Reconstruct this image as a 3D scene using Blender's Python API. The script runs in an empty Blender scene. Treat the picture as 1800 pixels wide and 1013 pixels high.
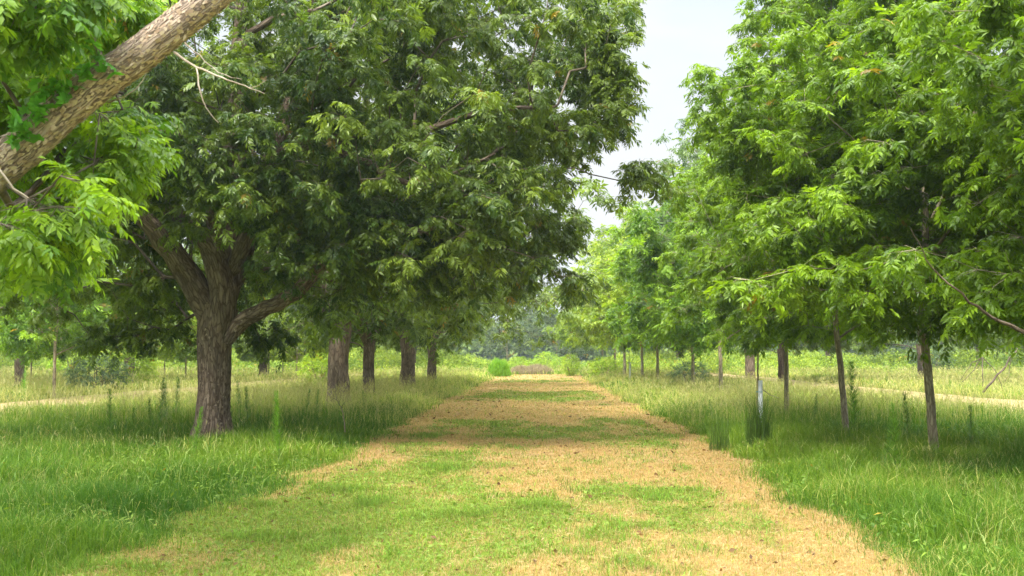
import bpy, math, random
import numpy as np
from math import radians, sin, cos, pi, atan2, sqrt

C = bpy.data.collections.new("orchard"); bpy.context.scene.collection.children.link(C)
SC = bpy.context.scene
R = np.random.default_rng(11)

# ------------------------------------------------------------------ camera frame
F = 1750.0; CX, CY = 900.0, 506.5
TILT = math.atan(121.5 / F); YAW = math.atan(55.0 / F)
CAM = np.array([0.0, 0.0, 1.6])

def px2w(px, py, Y):
    """world point that stands at distance Y ahead, seen in direction (px, py) of the view"""
    x, y, z = (px - CX) / F, -(py - CY) / F, -1.0
    a = pi / 2 + TILT
    y2 = y * cos(a) - z * sin(a); z2 = y * sin(a) + z * cos(a)
    x3 = x * cos(YAW) - y2 * sin(YAW); y3 = x * sin(YAW) + y2 * cos(YAW)
    s = Y / y3
    return CAM + s * np.array([x3, y3, z2])

# ------------------------------------------------------------------ noise
def _h(ix, iy, seed):
    n = (ix.astype(np.int64) * 374761393 + iy.astype(np.int64) * 668265263 + seed * 1442695041) & 0xffffffff
    n = ((n ^ (n >> 13)) * 1274126177) & 0xffffffff
    n = n ^ (n >> 16)
    return (n & 0xffff) / 65535.0
def vnoise(x, y, seed=0):
    x = np.asarray(x, float); y = np.asarray(y, float)
    ix = np.floor(x); iy = np.floor(y); fx = x - ix; fy = y - iy
    fx = fx * fx * (3 - 2 * fx); fy = fy * fy * (3 - 2 * fy)
    a = _h(ix, iy, seed); b = _h(ix + 1, iy, seed); c = _h(ix, iy + 1, seed); d = _h(ix + 1, iy + 1, seed)
    return (a * (1 - fx) + b * fx) * (1 - fy) + (c * (1 - fx) + d * fx) * fy
def fbm(x, y, seed=0, o=4):
    s = 0; a = .5; t = 0
    for k in range(o):
        s = s + a * vnoise(x * 2 ** k, y * 2 ** k, seed + k * 17); t += a; a *= .5
    return s / t
def sstep(a, b, x):
    t = np.clip((x - a) / (b - a), 0, 1); return t * t * (3 - 2 * t)

# ------------------------------------------------------------------ mesh helper
def mesh_obj(name, V, faces_list, mat, parent=None, col=None, vec=None, smooth=True):
    """faces_list: list of int arrays (n,3) or (n,4)"""
    me = bpy.data.meshes.new(name)
    V = np.ascontiguousarray(V, dtype=np.float32)
    me.vertices.add(len(V)); me.vertices.foreach_set("co", V.ravel())
    loops = np.concatenate([f.ravel() for f in faces_list]).astype(np.int32)
    sizes = np.concatenate([np.full(len(f), f.shape[1]) for f in faces_list]).astype(np.int32)
    starts = np.concatenate([[0], np.cumsum(sizes)[:-1]]).astype(np.int32)
    me.loops.add(len(loops)); me.loops.foreach_set("vertex_index", loops)
    me.polygons.add(len(sizes)); me.polygons.foreach_set("loop_start", starts)
    me.polygons.foreach_set("loop_total", sizes)
    me.polygons.foreach_set("use_smooth", np.full(len(sizes), bool(smooth)))
    if col is not None:
        a = me.attributes.new("Col", 'FLOAT_COLOR', 'POINT')
        c4 = np.ones((len(V), 4), np.float32); c4[:, :3] = col; a.data.foreach_set("color", c4.ravel())
    if vec is not None:
        a = me.attributes.new("barkco", 'FLOAT_VECTOR', 'POINT')
        a.data.foreach_set("vector", np.ascontiguousarray(vec, dtype=np.float32).ravel())
    me.update(calc_edges=True); me.validate()
    me.materials.append(mat)
    o = bpy.data.objects.new(name, me); C.objects.link(o)
    if parent is not None: o.parent = parent
    return o

def tag(o, label=None, cat=None, group=None, kind=None):
    if label: o["label"] = label
    if cat: o["category"] = cat
    if group: o["group"] = group
    if kind: o["kind"] = kind
    return o
def empty(name, loc=(0, 0, 0), rz=0.0, label=None, cat=None, group=None):
    o = bpy.data.objects.new(name, None); C.objects.link(o); o.empty_display_size = .3
    o.location = loc; o.rotation_euler = (0, 0, rz)
    return tag(o, label, cat, group)
def copy_tree(o, parent=None):
    c = o.copy(); C.objects.link(c)
    if parent is not None: c.parent = parent
    for ch in list(o.children): copy_tree(ch, c)
    return c

# ------------------------------------------------------------------ materials
def new_mat(name):
    m = bpy.data.materials.new(name); m.use_nodes = True
    nt = m.node_tree; nt.nodes.clear()
    return m, nt, nt.nodes, nt.links
def leaf_mat(name, trans=.35, rough=.42, spec=.45, tcol=(1.45, 1.45, .6)):
    m, nt, N, L = new_mat(name)
    out = N.new('ShaderNodeOutputMaterial'); at = N.new('ShaderNodeAttribute'); at.attribute_name = 'Col'
    p = N.new('ShaderNodeBsdfPrincipled'); p.inputs['Roughness'].default_value = rough
    p.inputs['Specular IOR Level'].default_value = spec
    L.new(at.outputs['Color'], p.inputs['Base Color'])
    mul = N.new('ShaderNodeMix'); mul.data_type = 'RGBA'; mul.blend_type = 'MULTIPLY'; mul.inputs[0].default_value = 1
    mul.inputs[7].default_value = (*tcol, 1); L.new(at.outputs['Color'], mul.inputs[6])
    t = N.new('ShaderNodeBsdfTranslucent'); L.new(mul.outputs[2], t.inputs['Color'])
    mx = N.new('ShaderNodeMixShader'); mx.inputs[0].default_value = trans
    L.new(p.outputs[0], mx.inputs[1]); L.new(t.outputs[0], mx.inputs[2]); L.new(mx.outputs[0], out.inputs[0])
    return m
def bark_mat(name, c1, c2, c3, scale=9.0, bump=.6, moss=None):
    m, nt, N, L = new_mat(name)
    out = N.new('ShaderNodeOutputMaterial'); p = N.new('ShaderNodeBsdfPrincipled')
    p.inputs['Roughness'].default_value = .9; p.inputs['Specular IOR Level'].default_value = .2
    at = N.new('ShaderNodeAttribute'); at.attribute_name = 'barkco'
    n1 = N.new('ShaderNodeTexNoise'); n1.inputs['Scale'].default_value = scale * .5; n1.inputs['Detail'].default_value = 8
    n1.inputs['Roughness'].default_value = .65
    L.new(at.outputs['Vector'], n1.inputs['Vector'])
    mixv = N.new('ShaderNodeMix'); mixv.data_type = 'VECTOR'; mixv.inputs[0].default_value = .07
    L.new(at.outputs['Vector'], mixv.inputs[4]); L.new(n1.outputs['Color'], mixv.inputs[5])
    vo = N.new('ShaderNodeTexVoronoi'); vo.feature = 'DISTANCE_TO_EDGE'; vo.inputs['Scale'].default_value = scale
    L.new(mixv.outputs[1], vo.inputs['Vector'])
    vc = N.new('ShaderNodeTexVoronoi'); vc.inputs['Scale'].default_value = scale
    L.new(mixv.outputs[1], vc.inputs['Vector'])
    cr = N.new('ShaderNodeValToRGB'); e = cr.color_ramp.elements
    e[0].position = .25; e[0].color = (*c1, 1); e[1].position = .75; e[1].color = (*c3, 1)
    k = cr.color_ramp.elements.new(.5); k.color = (*c2, 1)
    L.new(n1.outputs['Fac'], cr.inputs[0])
    # plates differ in colour, cracks are deeper brown bark
    pl = N.new('ShaderNodeMix'); pl.data_type = 'RGBA'; pl.blend_type = 'OVERLAY'; pl.inputs[0].default_value = .4
    bw = N.new('ShaderNodeRGBToBW'); L.new(vc.outputs['Color'], bw.inputs[0])
    L.new(cr.outputs[0], pl.inputs[6]); L.new(bw.outputs[0], pl.inputs[7])
    hs = N.new('ShaderNodeHueSaturation'); hs.inputs['Saturation'].default_value = .85; L.new(pl.outputs[2], hs.inputs['Color'])
    mr = N.new('ShaderNodeMapRange'); mr.inputs['From Max'].default_value = .16; mr.inputs['To Min'].default_value = .35
    L.new(vo.outputs['Distance'], mr.inputs['Value'])
    ck = N.new('ShaderNodeMix'); ck.data_type = 'RGBA'; ck.inputs[6].default_value = (c1[0] * .5, c1[1] * .45, c1[2] * .4, 1)
    L.new(mr.outputs[0], ck.inputs[0]); L.new(hs.outputs[0], ck.inputs[7])
    L.new(ck.outputs[2], p.inputs['Base Color'])
    h = N.new('ShaderNodeMath'); h.operation = 'MULTIPLY_ADD'; h.inputs[1].default_value = .6
    L.new(mr.outputs[0], h.inputs[0]); L.new(n1.outputs['Fac'], h.inputs[2])
    b = N.new('ShaderNodeBump'); b.inputs['Strength'].default_value = bump; b.inputs['Distance'].default_value = .04
    L.new(h.outputs[0], b.inputs['Height']); L.new(b.outputs[0], p.inputs['Normal'])
    L.new(p.outputs[0], out.inputs[0])
    return m
def ground_mat(name, scale=6):
    m, nt, N, L = new_mat(name)
    out = N.new('ShaderNodeOutputMaterial'); p = N.new('ShaderNodeBsdfPrincipled')
    p.inputs['Roughness'].default_value = .95; p.inputs['Specular IOR Level'].default_value = .1
    at = N.new('ShaderNodeAttribute'); at.attribute_name = 'Col'
    tc = N.new('ShaderNodeTexCoord')
    n = N.new('ShaderNodeTexNoise'); n.inputs['Scale'].default_value = scale; n.inputs['Detail'].default_value = 10
    n.inputs['Roughness'].default_value = .75
    L.new(tc.outputs['Object'], n.inputs['Vector'])
    mr = N.new('ShaderNodeMapRange'); mr.inputs['From Min'].default_value = .3; mr.inputs['From Max'].default_value = .7
    mr.inputs['To Min'].default_value = .55; mr.inputs['To Max'].default_value = 1.35
    L.new(n.outputs['Fac'], mr.inputs['Value'])
    mu = N.new('ShaderNodeVectorMath'); mu.operation = 'SCALE'
    L.new(at.outputs['Color'], mu.inputs[0]); L.new(mr.outputs[0], mu.inputs['Scale'])
    L.new(mu.outputs[0], p.inputs['Base Color'])
    b = N.new('ShaderNodeBump'); b.inputs['Strength'].default_value = .7; b.inputs['Distance'].default_value = .04
    L.new(n.outputs['Fac'], b.inputs['Height']); L.new(b.outputs[0], p.inputs['Normal'])
    L.new(p.outputs[0], out.inputs[0])
    return m
def plain_mat(name, col, rough=.6, noise=.25):
    m, nt, N, L = new_mat(name)
    out = N.new('ShaderNodeOutputMaterial'); p = N.new('ShaderNodeBsdfPrincipled'); p.inputs['Roughness'].default_value = rough
    n = N.new('ShaderNodeTexNoise'); n.inputs['Scale'].default_value = 14; n.inputs['Detail'].default_value = 5
    mr = N.new('ShaderNodeMapRange'); mr.inputs['To Min'].default_value = 1 - noise; mr.inputs['To Max'].default_value = 1 + noise
    L.new(n.outputs['Fac'], mr.inputs['Value'])
    mu = N.new('ShaderNodeVectorMath'); mu.operation = 'SCALE'; mu.inputs[0].default_value = col
    L.new(mr.outputs[0], mu.inputs['Scale']); L.new(mu.outputs[0], p.inputs['Base Color']); L.new(p.outputs[0], out.inputs[0])
    return m

M_leaf = leaf_mat('pecan_leaf', .42, .38, .5)
M_leaf_y = leaf_mat('young_leaf', .47, .42, .42)
M_leaf_far = leaf_mat('distant_leaf', .35, .6, .25)
M_grass = leaf_mat('grass_blade', .35, .55, .25, (1.15, 1.2, .6))
M_bark = bark_mat('old_bark', (.105, .070, .045), (.20, .142, .092), (.31, .235, .16), 19, 1.0)
M_bark_near = bark_mat('scaly_bark', (.27, .18, .125), (.42, .31, .225), (.55, .44, .335), 24, 1.0)
M_bark_y = bark_mat('young_bark', (.21, .17, .10), (.33, .27, .17), (.45, .39, .26), 26, .4)
M_twig = bark_mat('twig_bark', (.10, .075, .05), (.17, .13, .09), (.25, .20, .15), 20, .2)
M_dead = bark_mat('dead_twig_bark', (.26, .20, .14), (.40, .33, .24), (.50, .43, .34), 20, .2)
M_flake = leaf_mat('bark_flake', .02, .9, .1)
M_ground = ground_mat('meadow_soil', 5)
M_path = ground_mat('mown_turf', 9)

# ------------------------------------------------------------------ leaves
def leaflet(l, w, lod=0):
    """along +X, folded along its midrib, tip bent down and sickled a little"""
    if lod == 0:
        V = np.array([[0, 0, 0], [.38 * l, .5 * w, .10 * w], [.40 * l, 0, -.12 * w], [.38 * l, -.5 * w, .10 * w],
                      [.75 * l, .30 * w + .05 * l, -.05 * l], [.75 * l, .04 * l, -.09 * l], [.75 * l, -.26 * w + .04 * l, -.05 * l], [l, .10 * l, -.20 * l]])
        T = np.array([[0, 2, 1], [0, 3, 2], [1, 2, 5], [1, 5, 4], [2, 3, 6], [2, 6, 5], [4, 5, 7], [5, 6, 7]])
        T = np.array([[0, 2, 1], [0, 3, 2], [1, 2, 4], [2, 3, 4]]); V = np.array([V[0], [.45 * l, .5 * w + .03 * l, 0], [.45 * l, .03 * l, -.16 * w], [.45 * l, -.5 * w + .03 * l, 0], [l, .08 * l, -.20 * l]])
    else:
        V = np.array([[0, 0, 0], [.45 * l, .5 * w, 0], [.45 * l, -.5 * w, 0], [l, .06 * l, -.16 * l]])
        T = np.array([[0, 2, 1], [1, 2, 3]])
    return V, T
def rotz(a): return np.array([[cos(a), -sin(a), 0], [sin(a), cos(a), 0], [0, 0, 1]])
def roty(a): return np.array([[cos(a), 0, sin(a)], [0, 1, 0], [-sin(a), 0, cos(a)]])
def rotx(a): return np.array([[1, 0, 0], [0, cos(a), -sin(a)], [0, sin(a), cos(a)]])

def compound(rng, pairs=5, L=.32, l=.125, w=.036, lod=0):
    Vs, Ts, n = [], [], 0
    bend = rng.uniform(.5, 1.3)
    def at(t): # along a drooping rachis
        return np.array([L * t * (1 - .12 * t * bend), rng.normal(0, .004), -L * .38 * bend * t * t])
    if lod == 0:
        a, b, c = at(0), at(.5), at(1)
        q = .0022
        V = np.array([a + [0, q, 0], a - [0, q, 0], b + [0, q, 0], b - [0, q, 0], c])
        Vs.append(V); Ts.append(np.array([[0, 1, 3], [0, 3, 2], [2, 3, 4]])); n += 5
    for i in range(pairs + 1):
        t = .22 + .78 * i / pairs
        base = at(t)
        for s in ((1, -1) if i < pairs else (0,)):
            k = rng.uniform(.8, 1.15) * (.75 + .5 * sin(pi * min(t, .9)))
            V, T = leaflet(l * k, w * k * rng.uniform(.85, 1.15), lod)
            if s == -1: V = V * [1, -1, 1]; T = T[:, ::-1]
            M = rotz(s * rng.uniform(.75, 1.15)) @ roty(rng.uniform(.05, .75)) @ rotx(rng.normal(0, .35))
            Vs.append(V @ M.T + base); Ts.append(T + n); n += len(V)
    return np.concatenate(Vs), np.concatenate(Ts)

def scatter(templates, P, D, S, colors, rng, roll=.5, keep_up=True):
    """put leaf templates at P with direction D (unit), size S; returns V, T, col"""
    n = len(P); pick = rng.integers(0, len(templates), n)
    X = D / np.linalg.norm(D, axis=1, keepdims=True)
    up = np.array([0, 0, 1.0]) + rng.normal(0, roll * .5, (n, 3))
    Yv = np.cross(up, X); Yv /= np.linalg.norm(Yv, axis=1, keepdims=True) + 1e-9
    Z = np.cross(X, Yv)
    M = np.stack([X, Yv, Z], 2) * S[:, None, None]
    Vs, Ts, Cs, off = [], [], [], 0
    for k, (V, T) in enumerate(templates):
        idx = np.nonzero(pick == k)[0]
        if not len(idx): continue
        W = np.einsum('nij,vj->nvi', M[idx], V) + P[idx][:, None, :]
        m, v = len(idx), len(V)
        Vs.append(W.reshape(-1, 3))
        Ts.append((T[None] + (np.arange(m) * v)[:, None, None] + off).reshape(-1, T.shape[1]))
        cc = np.repeat(colors[idx][:, None, :], v, 1) * rng.uniform(.85, 1.15, (m, v, 1))
        Cs.append(cc.reshape(-1, 3)); off += m * v
    return np.concatenate(Vs), np.concatenate(Ts), np.concatenate(Cs)

def leaf_colors(rng, n, dark, light, pos=None, yellow=.01, seed=0):
    t = np.clip(rng.normal(.45, .25, n), 0, 1)
    if pos is not None:
        t = np.clip(t + (fbm(pos[:, 0] * .7 + pos[:, 2] * .4, pos[:, 1] * .7 + pos[:, 2] * .5, seed) - .5) * 1.5, 0, 1)
    c = np.array(dark)[None] * (1 - t[:, None]) + np.array(light)[None] * t[:, None]
    c = c * rng.uniform(.8, 1.2, (n, 1))
    y = rng.random(n) < yellow
    c[y] = np.array([.32, .22, .03]) * rng.uniform(.6, 1.2, (y.sum(), 1))
    return c

# ------------------------------------------------------------------ branches
def tube(P, Rr, sides, wob=0.0, seed=0, flare=False, ridges=0.0):
    P = np.asarray(P, float); Rr = np.asarray(Rr, float); n = len(P)
    T = np.gradient(P, axis=0); T /= np.linalg.norm(T, axis=1, keepdims=True) + 1e-9
    ref = np.array([1., 0, 0]) if abs(T[0][0]) < .9 else np.array([0, 1., 0])
    U = np.cross(T[0], ref); U /= np.linalg.norm(U)
    fr = []
    for i in range(n):
        U = U - T[i] * np.dot(U, T[i]); U /= np.linalg.norm(U) + 1e-9
        fr.append((U.copy(), np.cross(T[i], U)))
    th = np.linspace(0, 2 * pi, sides, endpoint=False)
    s = np.concatenate([[0], np.cumsum(np.linalg.norm(np.diff(P, axis=0), axis=1))])
    V = np.zeros((n, sides, 3)); B = np.zeros((n, sides, 3))
    for i in range(n):
        r = Rr[i] * np.ones(sides)
        if wob or ridges:
            r = r * (1 + wob * (fbm(np.cos(th) * 1.7 + 5, np.sin(th) * 1.7 + s[i] * .9 + seed, seed, 4) - .5) * 2)
            r = r * (1 + ridges * (fbm(np.cos(th) * 6 + 9, np.sin(th) * 6 + s[i] * 1.6 + seed, seed + 3, 3) - .5) * 2)
        if flare and s[i] < .55:
            f = (1 - s[i] / .55) ** 2
            r = r * (1 + f * (.28 + .22 * np.sin(th * 5 + seed)))
        V[i] = P[i] + r[:, None] * (np.cos(th)[:, None] * fr[i][0] + np.sin(th)[:, None] * fr[i][1])
        B[i, :, 0] = np.cos(th) * max(Rr[0], .02); B[i, :, 1] = np.sin(th) * max(Rr[0], .02); B[i, :, 2] = s[i] * .24 + seed
    a = np.arange(n - 1)[:, None] * sides; k = np.arange(sides)[None]; k2 = (k + 1) % sides
    Fq = np.stack([a + k, a + k2, a + sides + k2, a + sides + k], -1).reshape(-1, 4)
    return V.reshape(-1, 3), Fq, B.reshape(-1, 3)
class Acc:
    def __init__(s): s.V, s.F, s.B, s.n = [], [], [], 0
    def add(s, V, F, B): s.V.append(V); s.F.append(F + s.n); s.B.append(B); s.n += len(V)
    def build(s, name, mat, parent=None):
        return mesh_obj(name, np.concatenate(s.V), [np.concatenate(s.F)], mat, parent, vec=np.concatenate(s.B))

def smooth_path(pts, step=.25, jit=.03, rng=None):
    pts = np.asarray(pts, float); n = len(pts)
    out = []
    for i in range(n - 1):
        p0 = pts[max(i - 1, 0)]; p1 = pts[i]; p2 = pts[i + 1]; p3 = pts[min(i + 2, n - 1)]
        m = max(2, int(np.linalg.norm(p2[:3] - p1[:3]) / step))
        for t in np.linspace(0, 1, m, endpoint=False):
            out.append(.5 * ((2 * p1) + (-p0 + p2) * t + (2 * p0 - 5 * p1 + 4 * p2 - p3) * t * t + (-p0 + 3 * p1 - 3 * p2 + p3) * t ** 3))
    out.append(pts[-1]); out = np.array(out)
    if rng is not None and len(out) > 2: out[1:-1, :3] += rng.normal(0, jit, (len(out) - 2, 3))
    return out

def grow(limbs, targets, rng, seg=.45, up=.5, rtip=.006, power=.45, sag=.12):
    """limbs: list of (n,4) polylines, x y z r. targets joined one by one to the nearest good node."""
    pos, par, fixed = [], [], []
    for L in limbs:
        for i, q in enumerate(L):
            if i == 0:
                if not pos: par.append(-1)
                else: par.append(int(np.argmin(np.linalg.norm(np.array(pos) - q[:3], axis=1))))
            else: par.append(len(pos) - 1)
            pos.append(q[:3]); fixed.append(q[3])
    nfix = len(pos)
    cap = nfix + len(targets) * 14
    Pn = np.zeros((cap, 3)); Pn[:nfix] = pos; n = nfix
    path = np.zeros(cap)
    lock = np.ones(cap, bool)
    for L in (0,):
        for i in range(nfix):
            if par[i] >= 0: path[i] = path[par[i]] + np.linalg.norm(Pn[i] - Pn[par[i]])
    lock[:nfix] = False
    # trunk foot is not a place for branches
    zmin = Pn[:nfix, 2].min()
    d0 = np.array([np.min(np.linalg.norm(Pn[:nfix] - t, axis=1)) for t in targets])
    order = np.argsort(d0); par = par + [0] * (cap - nfix); tipidx = []
    fixarr = np.array(fixed)
    low = zmin + 1.7
    for ti in order:
        t = targets[ti]
        d = t - Pn[:n]; dist = np.linalg.norm(d, axis=1)
        horiz = np.linalg.norm(d[:, :2], axis=1)
        bad = np.clip(Pn[:n, 2] + .15 * horiz - t[2], 0, None)
        cost = dist + .22 * path[:n] + up * bad + np.where(Pn[:n, 2] < low, 6, 0)
        j = int(np.argmin(cost))
        L = dist[j]; m = max(1, min(13, int(L / seg)))
        a = Pn[j]; prev = j
        off = rng.normal(0, .07 * L, 3)
        for k in range(1, m + 1):
            f = k / m
            q = a * (1 - f) + t * f + off * sin(pi * f) + np.array([0, 0, 1]) * sag * L * sin(pi * f) * (1 if up > 0 else -1)
            if k < m: q = q + rng.normal(0, .035 * min(L, 2), 3)
            Pn[n] = q; par[n] = prev; path[n] = path[prev] + np.linalg.norm(q - Pn[prev]); prev = n; n += 1
        tipidx.append((ti, n - 1))
    par = np.array(par[:n]); Pn = Pn[:n]
    cnt = np.zeros(n)
    for _, k in tipidx: cnt[k] += 1
    for i in range(n - 1, -1, -1):
        if par[i] >= 0 and par[i] < i: cnt[par[i]] += cnt[i]
    rad = rtip * np.maximum(cnt, 1) ** power
    rad[:nfix] = fixarr
    # strands
    kids = {}
    for i in range(nfix, n): kids.setdefault(int(par[i]), []).append(i)
    acc = Acc(); sid = 0
    stack = []
    for i in range(nfix):
        for k in kids.get(i, []): stack.append((i, k))
    while stack:
        p, k = stack.pop()
        ch = [p, k]
        while True:
            ks = kids.get(ch[-1], [])
            if not ks: break
            ks = sorted(ks, key=lambda q: -cnt[q])
            for q in ks[1:]: stack.append((ch[-1], q))
            ch.append(ks[0])
        rr = rad[ch].copy(); rr[0] = min(rr[0], rr[1] * 1.25)
        sides = 8 if rr[1] > .05 else (5 if rr[1] > .015 else 4)
        acc.add(*tube(Pn[ch], rr, sides, seed=sid % 97)); sid += 1
    tips = np.array([Pn[k] for _, k in sorted(tipidx)])
    return acc, tips

def crown_targets(lumps, n, rng, clump=.8, shell=.55, reject=None, nclump=None):
    """lumps: list of (cx,cy,cz,rx,ry,rz). Clumpy points, mostly in the outer shell."""
    vol = np.array([l[3] * l[4] * l[5] for l in lumps]) ** .8; vol /= vol.sum()
    nc = nclump or max(12, n // 14)
    def sample(m, lo):
        k = rng.choice(len(lumps), m, p=vol); L = np.array(lumps)[k]
        d = rng.normal(0, 1, (m, 3)); d /= np.linalg.norm(d, axis=1, keepdims=True)
        r = rng.uniform(lo ** 3, 1, (m, 1)) ** (1 / 3)
        return L[:, :3] + d * r * L[:, 3:]
    cc = sample(nc, shell)
    a = cc[rng.integers(0, nc, int(n * 1.1))] + rng.normal(0, clump, (int(n * 1.1), 3)) * [1, 1, .55]
    b = sample(int(n * .6), .35)
    P = np.concatenate([a, b]); rng.shuffle(P)
    if reject is not None: P = P[~reject(P)]
    return P[:n]

def foliage(tips, center, rng, per=6, leaves=5, tl=.35, size=1.0, templates=None, dark=(.03, .07, .012), light=(.09, .16, .03),
            yellow=.01, seed=0, droop=.35, twigs=True, spread=.28, leafrej=None):
    n = len(tips)
    base = np.repeat(tips, per, 0)
    out = base - np.array(center); out[:, 2] *= .6
    out /= np.linalg.norm(out, axis=1, keepdims=True) + 1e-6
    d = rng.normal(0, 1, base.shape) + out * .9; d[:, 2] = d[:, 2] * .6 + .1
    d /= np.linalg.norm(d, axis=1, keepdims=True)
    ln = rng.uniform(.5, 1.3, (len(base), 1)) * tl
    mid = base + d * ln * .55 + rng.normal(0, .02, base.shape)
    end = base + d * ln; end[:, 2] -= ln[:, 0] * .25
    res = None
    if twigs:
        if leafrej is not None:
            kk = ~leafrej(end); base_, mid_, end_, d_ = base[kk], mid[kk], end[kk], d[kk]
        else: base_, mid_, end_, d_ = base, mid, end, d
        q = .0035; k = len(base_)
        side = np.cross(d_, [0, 0, 1.0]) + 1e-4; side /= np.linalg.norm(side, axis=1, keepdims=True)
        up2 = np.cross(side, d_)
        V = np.stack([base_ + side * q, base_ - side * q, base_ + up2 * q * 1.4, mid_ + side * q * .8, mid_ - side * q * .8, mid_ + up2 * q, end_], 1).reshape(-1, 3)
        o = (np.arange(k) * 7)[:, None, None]
        T4 = (np.array([[0, 1, 4, 3], [1, 2, 5, 4], [2, 0, 3, 5]])[None] + o).reshape(-1, 4)
        T3 = (np.array([[3, 4, 6], [4, 5, 6], [5, 3, 6]])[None] + o).reshape(-1, 3)
        res = (V, T4, T3)
    # leaves along each twig
    f = rng.uniform(.25, 1.0, (len(base), leaves)); f[:, 0] = 1.0
    A = base[:, None] * (1 - f[..., None]) + end[:, None] * f[..., None]
    A[..., 2] += (np.sin(f * pi) * ln * .1)
    A = A.reshape(-1, 3)
    dd = np.repeat(d, leaves, 0) * .55 + rng.normal(0, .75, A.shape)
    dd[:, 2] = dd[:, 2] * .45 - droop
    dd /= np.linalg.norm(dd, axis=1, keepdims=True)
    if leafrej is not None:
        k = ~leafrej(A); A = A[k]; dd = dd[k]
    S = rng.uniform(.7, 1.2, len(A)) * size
    col = leaf_colors(rng, len(A), dark, light, A, yellow, seed)
    V, T, Cc = scatter(templates, A, dd, S, col, rng)
    return V, T, Cc, res

TPL = [compound(np.random.default_rng(i), 5, .30, .125, .040) for i in range(10)]
TPL_N = [compound(np.random.default_rng(i + 30), 5, .30, .115, .044) for i in range(10)]
TPL_BIG = [compound(np.random.default_rng(i + 50), 5, .34, .14, .047) for i in range(10)]
TPL_MID = [compound(np.random.default_rng(i + 100), 3, .32, .17, .062, 1) for i in range(8)]
TPL_FAR = [compound(np.random.default_rng(i + 200), 1, .30, .26, .12, 1) for i in range(6)]

def build_tree(name, limbs, lumps, n, rng, center, bark, leafm, label, cat='tree', group=None, loc=(0, 0, 0), reject=None,
               trunk_wob=.10, tpl=None, per=6, leaves=5, tl=.35, size=1., dark=None, light=None, yellow=.01, seed=0, droop=.35,
               leafrej=None, clump=.8, shell=.55, sides=14, rtip=.006, power=.45, extra=None, twig_tubes=True, up=.5, branch_mat=None, flakes=0, nclump=None):
    root = empty(name, loc, 0, label, cat, group)
    for i, Lm in enumerate(limbs):
        a = Acc(); a.add(*tube(Lm[:, :3], Lm[:, 3], max(8, int(sides * (1 if i == 0 else .75))), trunk_wob, seed + i * 3, flare=(i == 0 and Lm[0, 3] > .15), ridges=trunk_wob * .5))
        a.build('trunk' if i == 0 else 'limb', bark, root)
    T = crown_targets(lumps, n, rng, clump, shell, reject, nclump)
    if extra is not None: T = np.concatenate([T, extra])
    acc, tips = grow(limbs, T, rng, rtip=rtip, power=power, up=up)
    V, Tt, Cc, tw = foliage(tips, center, rng, per, leaves, tl, size, tpl, dark, light, yellow, seed, droop, twig_tubes, leafrej=leafrej)
    if tw is not None:
        V2, T4, T3 = tw
        acc.V.append(V2); acc.B.append(V2 * [1, 1, .4])
        F4 = np.concatenate(acc.F + [T4 + acc.n]); F3 = T3 + acc.n
        mesh_obj('branches', np.concatenate(acc.V), [F4, F3], branch_mat or M_twig, root, vec=np.concatenate(acc.B))
    else:
        acc.build('branches', branch_mat or M_twig, root)
    mesh_obj('crown', V, [Tt], leafm, root, col=Cc)
    return root

def limb(pts, rng=None, step=.25, jit=.02):
    return smooth_path(pts, step, jit, rng)

DARK = (.050, .100, .015); LIGHT = (.210, .285, .032)

# ================================================================== TREE A (main pecan)
def pw(px, py, Y, r): return [*px2w(px, py, Y), r]
rA = np.random.default_rng(5)
A0 = px2w(375, 745, 19.0); AX, AY = A0[0], 19.0
limbsA = [
    limb([[AX, AY, -.1, .42], [AX, AY, .5, .32], [AX + .01, AY, 1.2, .30], pw(378, 590, 19, .33), pw(385, 540, 19, .36)], rA, .12, .004),
    limb([pw(378, 590, 19, .22), pw(362, 540, 18.9, .27), pw(318, 465, 18.6, .22), pw(268, 400, 18.2, .17), pw(190, 300, 17.6, .13), pw(110, 180, 17, .09), pw(60, 60, 16.6, .06)], rA),
    limb([pw(385, 580, 18.9, .22), pw(392, 510, 18.8, .26), pw(362, 430, 18.6, .20), pw(300, 375, 18.3, .13), pw(240, 290, 18, .08)], rA),
    limb([pw(385, 560, 19.1, .28), pw(400, 470, 19.2, .30), pw(405, 380, 19.3, .25), pw(418, 200, 19.5, .20), pw(425, 20, 19.8, .16), pw(440, -150, 20, .10), pw(450, -260, 20, .05)], rA),
    limb([pw(392, 540, 19.3, .22), pw(430, 430, 19.7, .22), pw(455, 330, 20.2, .17), pw(520, 150, 21, .13), pw(560, -40, 21.5, .08)], rA),
    limb([pw(398, 600, 18.9, .12), pw(425, 566, 18.8, .15), pw(470, 540, 18.6, .14), pw(520, 515, 18.4, .13), pw(562, 470, 18.2, .115), pw(596, 450, 18, .10), pw(680, 420, 17.4, .07), pw(790, 395, 17, .045)], rA, .2, .015),
    limb([pw(400, 480, 18.9, .16), pw(440, 410, 18.5, .15), pw(470, 290, 18.2, .13), pw(560, 250, 17.8, .10), pw(680, 245, 17.4, .075), pw(850, 200, 17, .045), pw(980, 185, 16.8, .02)], rA),
    limb([pw(395, 450, 18.7, .13), pw(372, 380, 18.2, .12), pw(395, 310, 17.8, .10), pw(440, 180, 17.3, .08), pw(440, 60, 17, .06), pw(550, 20, 16.6, .05)], rA),
    limb([pw(560, 250, 17.8, .07), pw(650, 290, 17.3, .06), pw(720, 322, 16.8, .045), pw(800, 300, 16.6, .03), pw(870, 270, 16.4, .02)], rA),
]
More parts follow.
